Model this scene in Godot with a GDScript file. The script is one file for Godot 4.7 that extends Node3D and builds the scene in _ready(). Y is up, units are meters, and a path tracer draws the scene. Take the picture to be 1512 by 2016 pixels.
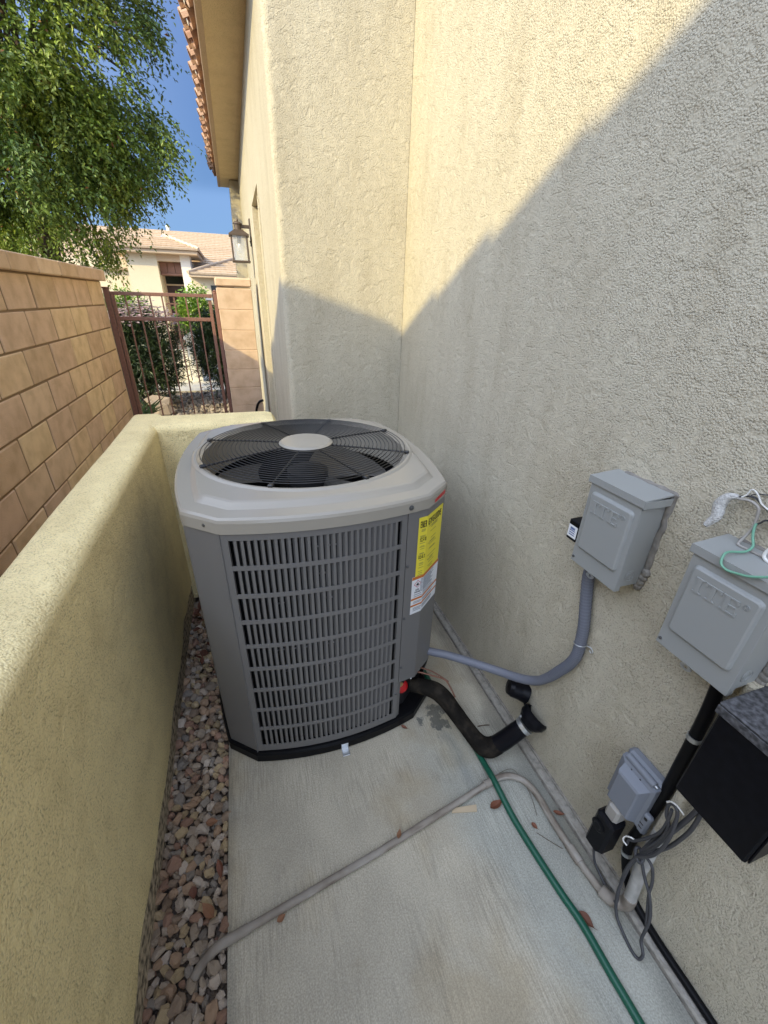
extends Node3D

# ---------------------------------------------------------------- mesh helper
class MB:
	var v := PackedVector3Array()
	var n := PackedVector3Array()
	var uv := PackedVector2Array()
	var xf := Transform3D()

	func tri(a: Vector3, b: Vector3, c: Vector3, na: Vector3, nb: Vector3, nc: Vector3, ua := Vector2.ZERO, ub := Vector2.ZERO, uc := Vector2.ZERO) -> void:
		var g := (c - a).cross(b - a)
		if g.dot(na + nb + nc) < 0.0:
			var t := b
			b = c
			c = t
			t = nb
			nb = nc
			nc = t
			var u := ub
			ub = uc
			uc = u
		v.append_array([xf * a, xf * b, xf * c])
		n.append_array([(xf.basis * na).normalized(), (xf.basis * nb).normalized(), (xf.basis * nc).normalized()])
		uv.append_array([ua, ub, uc])

	# flat triangle and quad whose front looks towards «out»
	func ft(a: Vector3, b: Vector3, c: Vector3, out: Vector3) -> void:
		var g := (c - a).cross(b - a)
		if g.length_squared() < 1e-18:
			return
		if g.dot(out) < 0.0:
			g = -g
		g = g.normalized()
		tri(a, b, c, g, g, g)

	func fq(a: Vector3, b: Vector3, c: Vector3, d: Vector3, out: Vector3) -> void:
		ft(a, b, c, out)
		ft(a, c, d, out)

	func uq(a: Vector3, b: Vector3, c: Vector3, d: Vector3, out: Vector3, u0 := Vector2(0, 1), u1 := Vector2(1, 1), u2 := Vector2(1, 0), u3 := Vector2(0, 0)) -> void:
		tri(a, b, c, out, out, out, u0, u1, u2)
		tri(a, c, d, out, out, out, u0, u2, u3)

	func box(mn: Vector3, mx: Vector3, r := 0.0) -> void:
		var c := (mn + mx) / 2.0
		var h := (mx - mn) / 2.0
		r = minf(r, minf(h.x, minf(h.y, h.z)) * 0.95)
		for ax in 3:
			var b := (ax + 1) % 3
			var d := (ax + 2) % 3
			for s in [-1.0, 1.0]:
				var q := []
				for k in [[-1, -1], [1, -1], [1, 1], [-1, 1]]:
					var p := Vector3.ZERO
					p[ax] = s * h[ax]
					p[b] = k[0] * (h[b] - r)
					p[d] = k[1] * (h[d] - r)
					q.append(c + p)
				var o := Vector3.ZERO
				o[ax] = s
				fq(q[0], q[1], q[2], q[3], o)
				if r > 0.0:
					for s2 in [-1.0, 1.0]:
						var e := []
						for k in [-1.0, 1.0]:
							var p := Vector3.ZERO
							p[ax] = s * h[ax]
							p[b] = s2 * (h[b] - r)
							p[d] = k * (h[d] - r)
							e.append(c + p)
						for k in [1.0, -1.0]:
							var p := Vector3.ZERO
							p[ax] = s * (h[ax] - r)
							p[b] = s2 * h[b]
							p[d] = k * (h[d] - r)
							e.append(c + p)
						o = Vector3.ZERO
						o[ax] = s
						o[b] = s2
						fq(e[0], e[1], e[2], e[3], o)
		if r > 0.0:
			for sx in [-1.0, 1.0]:
				for sy in [-1.0, 1.0]:
					for sz in [-1.0, 1.0]:
						var s := Vector3(sx, sy, sz)
						ft(c + s * Vector3(h.x, h.y - r, h.z - r), c + s * Vector3(h.x - r, h.y, h.z - r), c + s * Vector3(h.x - r, h.y - r, h.z), s)

	# prism of a polygon in the x-y plane of «t», from z = 0 to z = depth
	func prism(poly: Array, depth: float, t := Transform3D()) -> void:
		var p2 := PackedVector2Array(poly)
		var mid := Vector2.ZERO
		for p in p2:
			mid += p
		mid /= p2.size()
		var ix := Geometry2D.triangulate_polygon(p2)
		var up := t.basis.z.normalized()
		for i in range(0, ix.size(), 3):
			var q := []
			for k in 3:
				q.append(Vector3(p2[ix[i + k]].x, p2[ix[i + k]].y, 0))
			ft(t * q[0], t * q[1], t * q[2], -up)
			for k in 3:
				q[k].z = depth
			ft(t * q[0], t * q[1], t * q[2], up)
		var ccw := not Geometry2D.is_polygon_clockwise(p2)
		for i in p2.size():
			var a := p2[i]
			var b := p2[(i + 1) % p2.size()]
			var e := b - a
			var o := Vector3(e.y, -e.x, 0) * (1.0 if ccw else -1.0)
			fq(t * Vector3(a.x, a.y, 0), t * Vector3(b.x, b.y, 0), t * Vector3(b.x, b.y, depth), t * Vector3(a.x, a.y, depth), t.basis * o)

	static func spline(pts: Array, sub: int) -> Array:
		if sub <= 1 or pts.size() < 3:
			return pts
		var out := []
		for i in pts.size() - 1:
			var p0: Vector3 = pts[maxi(i - 1, 0)]
			var p1: Vector3 = pts[i]
			var p2: Vector3 = pts[i + 1]
			var p3: Vector3 = pts[mini(i + 2, pts.size() - 1)]
			for k in sub:
				out.append(p1.cubic_interpolate(p2, p0, p3, float(k) / sub))
		out.append(pts[-1])
		return out

	# round tube along points; radius a number or one per given point
	func tube(pts: Array, radius, sides := 10, sub := 1, cap := true, closed := false) -> void:
		var p := spline(pts, sub)
		var rr := []
		for i in p.size():
			if radius is Array:
				var f := float(i) / maxf(1.0, sub)
				var k := mini(int(f), radius.size() - 2)
				rr.append(lerpf(radius[k], radius[k + 1], clampf(f - k, 0.0, 1.0)))
			else:
				rr.append(float(radius))
		var rings := []
		var norms := []
		var tan0: Vector3 = (p[1] - p[0]).normalized()
		var side := tan0.cross(Vector3.UP)
		if side.length() < 0.1:
			side = tan0.cross(Vector3.RIGHT)
		side = side.normalized()
		for i in p.size():
			var tg: Vector3
			if closed:
				tg = (p[(i + 1) % p.size()] - p[(i - 1 + p.size()) % p.size()]).normalized()
			else:
				tg = (p[mini(i + 1, p.size() - 1)] - p[maxi(i - 1, 0)]).normalized()
			side = (side - tg * side.dot(tg)).normalized()
			var up := tg.cross(side)
			var ring := []
			var nn := []
			for k in sides:
				var a := TAU * k / sides
				var d := side * cos(a) + up * sin(a)
				nn.append(d)
				ring.append(p[i] + d * rr[i])
			rings.append(ring)
			norms.append(nn)
		var last := p.size() if closed else p.size() - 1
		for i in last:
			var j := (i + 1) % p.size()
			for k in sides:
				var m := (k + 1) % sides
				tri(rings[i][k], rings[i][m], rings[j][m], norms[i][k], norms[i][m], norms[j][m])
				tri(rings[i][k], rings[j][m], rings[j][k], norms[i][k], norms[j][m], norms[j][k])
		if cap and not closed:
			for e in [0, p.size() - 1]:
				var o: Vector3 = (p[0] - p[1]) if e == 0 else (p[-1] - p[-2])
				for k in sides:
					ft(p[e], rings[e][k], rings[e][(k + 1) % sides], o)

	# turned shape: profile of (radius, height) round the y axis of «t»
	func lathe(prof: Array, t := Transform3D(), seg := 20) -> void:
		for i in prof.size() - 1:
			var a: Vector2 = prof[i]
			var b: Vector2 = prof[i + 1]
			var e := b - a
			var nr := Vector2(e.y, -e.x).normalized()
			for k in seg:
				var c0 := Vector3(cos(TAU * k / seg), 0, sin(TAU * k / seg))
				var c1 := Vector3(cos(TAU * (k + 1) / seg), 0, sin(TAU * (k + 1) / seg))
				var n0 := t.basis * (c0 * nr.x + Vector3.UP * nr.y)
				var n1 := t.basis * (c1 * nr.x + Vector3.UP * nr.y)
				var A := t * (c0 * a.x + Vector3.UP * a.y)
				var B := t * (c1 * a.x + Vector3.UP * a.y)
				var C := t * (c1 * b.x + Vector3.UP * b.y)
				var D := t * (c0 * b.x + Vector3.UP * b.y)
				if a.x > 1e-6:
					tri(A, B, C, n0, n1, n1)
				if b.x > 1e-6:
					tri(A, C, D, n0, n1, n0)

	# upright sheet with thickness along a path of (x, z); y0 and y1 numbers or one per point
	func strip(path: Array, y0, y1, thick: float) -> void:
		var nrm := []
		for i in path.size():
			var a: Vector2 = path[maxi(i - 1, 0)]
			var b: Vector2 = path[mini(i + 1, path.size() - 1)]
			var e := (b - a).normalized()
			nrm.append(Vector2(e.y, -e.x))   # to the outside when the path runs with its outside on the left seen from above
		for i in path.size() - 1:
			var q := []
			for k in [i, i + 1]:
				var lo: float = y0[k] if y0 is Array else y0
				var hi: float = y1[k] if y1 is Array else y1
				var p: Vector2 = path[k]
				var w: Vector2 = p - nrm[k] * thick
				q.append([Vector3(p.x, lo, p.y), Vector3(p.x, hi, p.y), Vector3(w.x, lo, w.y), Vector3(w.x, hi, w.y), Vector3(nrm[k].x, 0, nrm[k].y)])
			var fl: Vector3 = Vector3(path[i + 1].y - path[i].y, 0, path[i].x - path[i + 1].x).normalized()
			if fl.dot(q[0][4]) < 0:
				fl = -fl
			var n0: Vector3 = q[0][4] if q[0][4].dot(fl) > 0.985 else fl
			var n1: Vector3 = q[1][4] if q[1][4].dot(fl) > 0.985 else fl
			tri(q[0][0], q[1][0], q[1][1], n0, n1, n1)
			tri(q[0][0], q[1][1], q[0][1], n0, n1, n0)
			fq(q[0][2], q[1][2], q[1][3], q[0][3], -fl)
			fq(q[0][1], q[1][1], q[1][3], q[0][3], Vector3.UP)
			fq(q[0][0], q[1][0], q[1][2], q[0][2], Vector3.DOWN)
			var along := Vector3(path[i + 1].x - path[i].x, 0, path[i + 1].y - path[i].y)
			if i == 0:
				fq(q[0][0], q[0][1], q[0][3], q[0][2], -along)
			if i == path.size() - 2:
				fq(q[1][0], q[1][1], q[1][3], q[1][2], along)

	# rings of equal length, joined; flat faces away from the axis «mid»
	func loft(rings: Array, outs: Array) -> void:
		for i in rings.size() - 1:
			var m: int = rings[i].size()
			for k in m:
				var j := (k + 1) % m
				var o: Vector3 = outs[i]
				if o == Vector3.ZERO:
					var c: Vector3 = (rings[i][k] + rings[i][j]) / 2.0
					o = Vector3(c.x, 0, c.z)
				fq(rings[i][k], rings[i][j], rings[i + 1][j], rings[i + 1][k], o)

	func done() -> ArrayMesh:
		var a := []
		a.resize(Mesh.ARRAY_MAX)
		a[Mesh.ARRAY_VERTEX] = v
		a[Mesh.ARRAY_NORMAL] = n
		a[Mesh.ARRAY_TEX_UV] = uv
		var m := ArrayMesh.new()
		m.add_surface_from_arrays(Mesh.PRIMITIVE_TRIANGLES, a)
		return m


# ---------------------------------------------------------------- node helpers
var names := {}
var rng := RandomNumberGenerator.new()
const WX := 0.985            # plane of the side wall
const AUREOLE := 3.9
const SUN := Vector3(-1.0, 0.62, 0.60)


func V(x: float, y: float, z: float) -> Vector3:
	return Vector3(x, y, z)


func numbered(s: String) -> String:
	if not names.has(s):
		names[s] = 0
		return s
	names[s] += 1
	return "%s_%03d" % [s, names[s]]


func tag(o: Node3D, label: String, category := "", group := "", kind := "") -> Node3D:
	if label: o.set_meta("label", label)
	if category: o.set_meta("category", category)
	if group: o.set_meta("group", group)
	if kind: o.set_meta("kind", kind)
	return o


func thing(called: String, label: String, category: String, at := Vector3.ZERO, group := "") -> Node3D:
	var o := Node3D.new()
	o.name = numbered(called)
	o.position = at
	add_child(o, true)
	tag(o, label, category, group)
	return o


func put(called: String, m: Mesh, mt: Material, parent: Node3D = null) -> MeshInstance3D:
	var o := MeshInstance3D.new()
	o.name = numbered(called) if parent == null else called
	if parent != null:
		var i := 0
		while parent.has_node(NodePath(o.name)):
			i += 1
			o.name = "%s_%03d" % [called, i]
	o.mesh = m
	o.material_override = mt
	(self if parent == null else parent).add_child(o, true)
	return o


var counters := {}
func piece(called: String, m: Mesh, mt: Material, parent: Node3D, t := Transform3D()) -> MeshInstance3D:   # put() for long series
	var key := [parent.get_instance_id(), called]
	counters[key] = counters.get(key, -1) + 1
	var o := MeshInstance3D.new()
	o.name = called if counters[key] == 0 else "%s_%03d" % [called, counters[key]]
	o.mesh = m
	o.material_override = mt
	o.transform = t
	parent.add_child(o, true)
	return o


# ---------------------------------------------------------------- materials
func lin(r: float, g: float, b: float) -> Color:
	return Color(r, g, b).linear_to_srgb()


func mat(r: float, g: float, b: float, rough := 0.8, metal := 0.0) -> StandardMaterial3D:
	var m := StandardMaterial3D.new()
	m.albedo_color = lin(r, g, b)
	m.roughness = rough
	m.metallic = metal
	return m


func ntex(freq: float, octaves := 3, size := 512, ramp := [], seed_ := 1, type := FastNoiseLite.TYPE_SIMPLEX_SMOOTH, gain := 0.5) -> NoiseTexture2D:
	var f := FastNoiseLite.new()
	f.noise_type = type
	f.frequency = freq
	f.seed = seed_
	f.fractal_octaves = octaves
	f.fractal_gain = gain
	f.fractal_type = FastNoiseLite.FRACTAL_FBM if octaves > 1 else FastNoiseLite.FRACTAL_NONE
	var t := NoiseTexture2D.new()
	t.width = size
	t.height = size
	t.seamless = true
	t.noise = f
	if ramp.size():
		var g := Gradient.new()
		var off := PackedFloat32Array()
		var cs := PackedColorArray()
		for r in ramp:
			off.append(r[0])
			cs.append(r[1])
		g.offsets = off
		g.colors = cs
		t.color_ramp = g
	return t


func grey(x: float) -> Color:
	return Color(x, x, x)


# a surface with grain (world triplanar, metres per tile), fine relief in cm and broad mottling
func grained(r: float, g: float, b: float, rough: float, tile: float, albedo: Texture2D, height: Texture2D, cm: float, broad: Texture2D = null, broad_tile := 2.0, world := true) -> StandardMaterial3D:
	var m := mat(r, g, b, rough)
	m.uv1_triplanar = true
	m.uv1_world_triplanar = world
	m.uv1_triplanar_sharpness = 8.0
	m.uv1_scale = Vector3.ONE / tile
	m.albedo_texture = albedo
	if height:
		m.heightmap_enabled = true
		m.heightmap_texture = height
		m.heightmap_scale = cm
	if broad:
		m.detail_enabled = true
		m.detail_albedo = broad
		m.detail_blend_mode = BaseMaterial3D.BLEND_MODE_MUL
		m.detail_uv_layer = BaseMaterial3D.DETAIL_UV_2
		m.uv2_triplanar = true
		m.uv2_world_triplanar = world
		m.uv2_triplanar_sharpness = 4.0
		m.uv2_scale = Vector3.ONE / broad_tile
	return m


var MT := {}


# sand-float stucco: grains of uneven size and height, smoother where the trowel pressed
func stucco_maps() -> Array:
	var n := 1024
	var f := FastNoiseLite.new()
	f.noise_type = FastNoiseLite.TYPE_CELLULAR
	f.cellular_return_type = FastNoiseLite.RETURN_DISTANCE
	f.frequency = 0.088
	f.fractal_octaves = 2
	f.seed = 3
	var a := f.get_seamless_image(n, n).get_data()
	f.frequency = 0.050
	f.seed = 19
	var b := f.get_seamless_image(n, n).get_data()
	var g := FastNoiseLite.new()
	g.frequency = 0.007
	g.fractal_octaves = 3
	g.seed = 44
	var m := g.get_seamless_image(n, n).get_data()
	var h := PackedByteArray()
	h.resize(n * n)
	var c := PackedByteArray()
	c.resize(n * n)
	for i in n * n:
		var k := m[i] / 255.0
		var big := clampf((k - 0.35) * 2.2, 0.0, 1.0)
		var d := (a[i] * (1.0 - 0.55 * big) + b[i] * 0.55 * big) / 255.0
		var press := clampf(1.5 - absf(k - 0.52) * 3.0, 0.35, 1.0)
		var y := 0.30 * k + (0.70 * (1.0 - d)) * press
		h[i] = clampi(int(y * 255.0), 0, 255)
		c[i] = clampi(int(255.0 * (1.0 - 0.26 * clampf((d - 0.45) * 2.2, 0.0, 1.0) * press)), 0, 255)  # dips darkened in the colour as well, painting in the shade of the dents
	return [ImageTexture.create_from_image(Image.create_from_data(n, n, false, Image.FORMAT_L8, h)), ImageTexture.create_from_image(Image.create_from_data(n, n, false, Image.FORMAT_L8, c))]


func make_materials() -> void:
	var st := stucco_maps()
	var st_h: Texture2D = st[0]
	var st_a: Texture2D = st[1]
	var broad := ntex(0.012, 4, 512, [[0.0, Color(0.925, 0.915, 0.90)], [0.45, Color(0.975, 0.97, 0.965)], [1.0, Color(1, 1, 1)]], 9)
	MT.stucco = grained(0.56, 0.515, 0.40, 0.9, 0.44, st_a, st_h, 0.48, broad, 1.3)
	MT.low_stucco = grained(0.95, 0.80, 0.43, 0.9, 0.44, st_a, st_h, 0.48, broad, 1.3)  # yellower and brighter than the house stucco, standing in for bounced sunlight
	MT.stucco.uv2_scale = Vector3(0.75, 0.22, 0.75)
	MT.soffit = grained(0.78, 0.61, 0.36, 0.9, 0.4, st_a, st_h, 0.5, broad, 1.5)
	MT.dirty_stucco = grained(0.75, 0.62, 0.42, 0.95, 0.3, ntex(0.02, 4, 512, [[0.0, grey(0.35)], [0.5, grey(0.8)], [1.0, grey(1.0)]], 31), st_h, 0.5)
	MT.sealant = grained(0.27, 0.25, 0.22, 0.75, 0.2, ntex(0.02, 3, 256, [[0.0, grey(0.8)], [1.0, grey(1)]], 12), ntex(0.02, 2, 256, [], 13), 0.25)
	var bl_h := ntex(0.09, 3, 512, [[0.0, grey(0)], [0.4, grey(0.7)], [1.0, grey(1)]], 21)
	var bl_a := ntex(0.14, 3, 512, [[0.0, grey(0.74)], [0.32, grey(0.93)], [0.5, grey(0.985)], [1.0, grey(1.0)]], 22)
	var bl_b := ntex(0.02, 3, 256, [[0.0, Color(0.88, 0.86, 0.83)], [0.6, Color(0.97, 0.965, 0.96)], [1.0, Color(1, 1, 1)]], 23)
	MT.block = []
	for k in 5:
		var f: float = [0.86, 1.0, 1.06, 0.93, 1.03][k]
		MT.block.append(grained(0.87 * f, (0.625 + 0.018 * (k % 3)) * f, (0.40 + 0.025 * (k % 2)) * f, 0.92, 0.33, bl_a, bl_h, 0.25, bl_b, 0.9))
	MT.mortar = grained(0.27, 0.18, 0.10, 0.95, 0.3, bl_a, bl_h, 0.3)
	MT.pblock = grained(0.72, 0.54, 0.39, 0.92, 0.33, bl_a, bl_h, 0.25, bl_b, 0.9)
	MT.footing = grained(0.40, 0.375, 0.33, 0.9, 0.5, ntex(0.03, 4, 512, [[0.0, grey(0.7)], [0.5, grey(0.92)], [1.0, grey(1)]], 41), bl_h, 0.15, broad, 0.7)
	MT.soil = grained(0.22, 0.17, 0.125, 0.98, 0.4, bl_a, bl_h, 0.8)
	MT.ground = grained(0.33, 0.27, 0.21, 0.97, 0.9, ntex(0.08, 4, 512, [[0.0, grey(0.4)], [0.5, grey(0.8)], [1.0, grey(1)]], 51), bl_h, 1.5, broad, 3.0)
	MT.path = grained(0.62, 0.58, 0.5, 0.9, 0.6, bl_a, bl_h, 0.1)
	var pt := ntex(0.03, 4, 512, [[0.0, grey(0.86)], [0.5, grey(0.97)], [1.0, grey(1)]], 61)
	MT.ac = mat(0.158, 0.152, 0.146, 0.42)
	MT.ac_cap = mat(0.335, 0.308, 0.258, 0.24)
	MT.ac_dark = mat(0.014, 0.014, 0.015, 0.6)
	MT.black = mat(0.006, 0.006, 0.007, 0.42)
	MT.wire = mat(0.02, 0.02, 0.021, 0.35)
	MT.steel = mat(0.55, 0.56, 0.57, 0.32, 0.9)
	MT.zinc = mat(0.6, 0.62, 0.63, 0.3, 0.85)
	MT.blade = mat(0.085, 0.08, 0.072, 0.4, 0.3)
	MT.coil = mat(0.02, 0.02, 0.022, 0.5, 0.3)
	MT.screw = mat(0.12, 0.12, 0.12, 0.4, 0.5)
	MT.yellow = mat(0.78, 0.66, 0.05, 0.5)
	MT.white = mat(0.75, 0.76, 0.77, 0.5)
	MT.orange = mat(0.55, 0.17, 0.03, 0.5)
	MT.ink = mat(0.012, 0.012, 0.012, 0.6)
	MT.fine_ink = mat(0.18, 0.17, 0.08, 0.6)
	MT.grey_ink = mat(0.3, 0.32, 0.35, 0.6)
	MT.blue_ink = mat(0.12, 0.17, 0.32, 0.6)
	MT.red = mat(0.5, 0.01, 0.012, 0.4)
	MT.brass = mat(0.5, 0.36, 0.18, 0.4, 0.8)
	MT.copper = mat(0.17, 0.075, 0.045, 0.5, 0.3)
	MT.box_grey = mat(0.295, 0.303, 0.292, 0.42)
	MT.pvc_grey = mat(0.155, 0.165, 0.20, 0.5)
	MT.pvc_rib = mat(0.135, 0.145, 0.178, 0.5)
	MT.outlet = mat(0.19, 0.205, 0.235, 0.5)
	MT.foam = grained(0.030, 0.0255, 0.020, 0.85, 0.22, ntex(0.012, 5, 256, [[0.0, grey(0.50)], [0.5, grey(0.68)], [0.75, Color(0.95, 0.93, 0.9)], [1.0, Color(1, 1, 1)]], 81), ntex(0.08, 3, 256, [], 82), 0.15)
	MT.rubber = mat(0.006, 0.006, 0.008, 0.34)
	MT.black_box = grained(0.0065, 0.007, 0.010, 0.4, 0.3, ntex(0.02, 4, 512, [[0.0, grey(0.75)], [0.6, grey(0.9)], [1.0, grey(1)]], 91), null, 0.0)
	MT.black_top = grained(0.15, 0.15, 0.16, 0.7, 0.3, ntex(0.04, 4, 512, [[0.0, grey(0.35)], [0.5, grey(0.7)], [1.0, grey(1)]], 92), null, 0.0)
	MT.hose = mat(0.008, 0.085, 0.05, 0.35)
	MT.pipe = grained(0.36, 0.335, 0.295, 0.7, 0.6, ntex(0.008, 4, 512, [[0.0, Color(0.58, 0.52, 0.48)], [0.42, Color(0.84, 0.81, 0.78)], [1.0, Color(1, 1, 1)]], 95), null, 0.0)
	MT.pipe_white = grained(0.52, 0.51, 0.48, 0.55, 0.3, ntex(0.02, 4, 256, [[0.0, grey(0.8)], [1.0, grey(1)]], 96), null, 0.0)
	MT.cord = mat(0.05, 0.05, 0.054, 0.55)
	MT.tie = mat(0.75, 0.74, 0.7, 0.6)
	MT.tape = grained(0.66, 0.65, 0.62, 0.6, 0.06, ntex(0.03, 3, 256, [[0.0, grey(0.75)], [1.0, grey(1)]], 97), ntex(0.05, 2, 256, [], 98), 0.15)
	MT.wire_grey = mat(0.33, 0.31, 0.28, 0.6)
	MT.wire_green = mat(0.16, 0.36, 0.25, 0.5)
	MT.wire_white = mat(0.66, 0.65, 0.61, 0.5)
	MT.gate = grained(0.225, 0.115, 0.085, 0.55, 0.5, pt, null, 0.0)
	MT.bronze = mat(0.10, 0.075, 0.06, 0.5, 0.3)
	MT.terra = []
	for k in 3:
		MT.terra.append(grained([0.46, 0.40, 0.5][k], [0.28, 0.225, 0.32][k], [0.18, 0.14, 0.215][k], 0.9, 0.4, bl_a, bl_h, 0.15))
	MT.mortar_white = mat(0.72, 0.66, 0.58, 0.9)
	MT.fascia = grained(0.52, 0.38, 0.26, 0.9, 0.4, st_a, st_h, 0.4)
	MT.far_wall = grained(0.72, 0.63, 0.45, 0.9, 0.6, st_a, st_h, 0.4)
	MT.far_white = mat(0.8, 0.76, 0.66, 0.9)
	MT.far_tile = [grained(0.60, 0.47, 0.34, 0.9, 0.8, bl_b, null, 0.0), grained(0.64, 0.51, 0.38, 0.9, 0.8, bl_b, null, 0.0), grained(0.56, 0.435, 0.315, 0.9, 0.8, bl_b, null, 0.0)]
	MT.far_trim = mat(0.62, 0.48, 0.33, 0.9)
	MT.brown_panel = mat(0.26, 0.135, 0.095, 0.7)
	MT.dark_door = mat(0.045, 0.02, 0.015, 0.5)
	MT.window_dark = mat(0.02, 0.022, 0.022, 0.12)
	MT.door_paint = mat(0.6, 0.53, 0.38, 0.6)
	MT.bark = grained(0.14, 0.1, 0.07, 0.95, 0.5, bl_a, bl_h, 1.0)
	MT.glass = mat(0.9, 0.9, 0.85, 0.08)
	MT.glass.albedo_color.a = 0.12
	MT.glass.transparency = BaseMaterial3D.TRANSPARENCY_ALPHA
	MT.bulb = mat(0.8, 0.8, 0.78, 0.1)
	MT.bulb.albedo_color.a = 0.3
	MT.bulb.transparency = BaseMaterial3D.TRANSPARENCY_ALPHA
	MT.dry = [mat(0.17, 0.062, 0.032, 0.7), mat(0.13, 0.05, 0.028, 0.7), mat(0.23, 0.11, 0.055, 0.75)]
	for k in ["foam", "rubber", "black", "black_box"]:
		MT[k].metallic_specular = 0.25
	MT.chip = mat(0.5, 0.4, 0.27, 0.85)
	MT.stone = []
	var sc := [[0.36, 0.32, 0.27], [0.44, 0.40, 0.35], [0.29, 0.235, 0.185], [0.52, 0.49, 0.45], [0.40, 0.30, 0.22], [0.28, 0.27, 0.255], [0.45, 0.38, 0.25], [0.33, 0.22, 0.17]]
	var sa := ntex(0.03, 4, 256, [[0.0, Color(0.68, 0.65, 0.62)], [0.45, Color(0.92, 0.91, 0.9)], [1.0, Color(1, 1, 1)]], 101)
	for c in sc:
		MT.stone.append(grained(c[0] * 1.62, c[1] * 1.46, c[2] * 1.28, 0.85, 0.09, sa, bl_h, 0.25, null, 1.0, false))
	MT.rock = grained(0.5, 0.4, 0.3, 0.9, 0.5, bl_a, bl_h, 0.6)


func leaf_mat(back: Color) -> StandardMaterial3D:
	var m := StandardMaterial3D.new()
	m.vertex_color_use_as_albedo = true
	m.roughness = 0.45
	m.backlight_enabled = true
	m.backlight = back
	return m


# ---------------------------------------------------------------- scene
func _ready() -> void:
	rng.seed = 7
	var cam := Camera3D.new()
	cam.name = "camera"
	cam.position = Vector3(0, 1.7, 0)
	cam.rotation_order = EULER_ORDER_YXZ
	cam.rotation_degrees = Vector3(-27.1196, -18.8128, 1.6864)
	cam.fov = 102.30
	cam.near = 0.02
	cam.far = 400.0
	add_child(cam)
	cam.current = true

	var we := WorldEnvironment.new()
	we.name = "world_environment"
	var e := Environment.new()
	e.background_mode = Environment.BG_SKY
	var sm := PanoramaSkyMaterial.new()
	sm.panorama = clear_sky()
	var sky := Sky.new()
	sky.sky_material = sm
	e.sky = sky
	e.background_energy_multiplier = 1.0
	e.tonemap_mode = Environment.TONE_MAPPER_LINEAR
	e.tonemap_exposure = 1.82
	e.sdfgi_enabled = true
	e.ssao_enabled = true
	e.ssil_enabled = true
	we.environment = e
	add_child(we)

	var sun := DirectionalLight3D.new()
	sun.name = "sun"
	sun.light_color = Color(1.0, 0.915, 0.67)
	sun.light_energy = 0.86
	sun.light_angular_distance = 0.5
	sun.shadow_enabled = true
	add_child(sun)
	sun.look_at_from_position(SUN * 20.0, Vector3.ZERO, Vector3.UP)

	make_materials()
	build_ground()
	build_house()
	build_low_wall()
	build_block_wall()
	build_gate()
	build_neighbour()
	build_far_house()
	build_trees()
	build_condenser()
	build_boxes()
	build_pipes()
	build_small()


# clear morning sky: deep blue away from the sun, paler at the horizon and round the sun
func clear_sky() -> ImageTexture:
	var w := 512
	var h := 256
	var im := Image.create(w, h, false, Image.FORMAT_RGBF)
	var s := SUN.normalized()
	for y in h:
		var el := PI * (0.5 - (y + 0.5) / h)
		for x in w:
			var ph := TAU * (x + 0.5) / w
			var c := Color(0.24, 0.21, 0.17)
			if el > 0.0:
				var d := Vector3(sin(ph) * cos(el), sin(el), -cos(ph) * cos(el))
				var chi := acos(clampf(d.dot(s), -1.0, 1.0))
				var t := exp(-el / 0.25)
				var a := maxf(0.0, exp(-1.3 * chi) - exp(-1.3 * 1.92)) * AUREOLE
				c = Color(lerpf(0.022, 0.185, t) + 0.89 * a, lerpf(0.072, 0.32, t) + 0.98 * a, lerpf(0.25, 0.49, t) + 1.12 * a)
			im.set_pixel(x, y, c)
	return ImageTexture.create_from_image(im)


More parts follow.
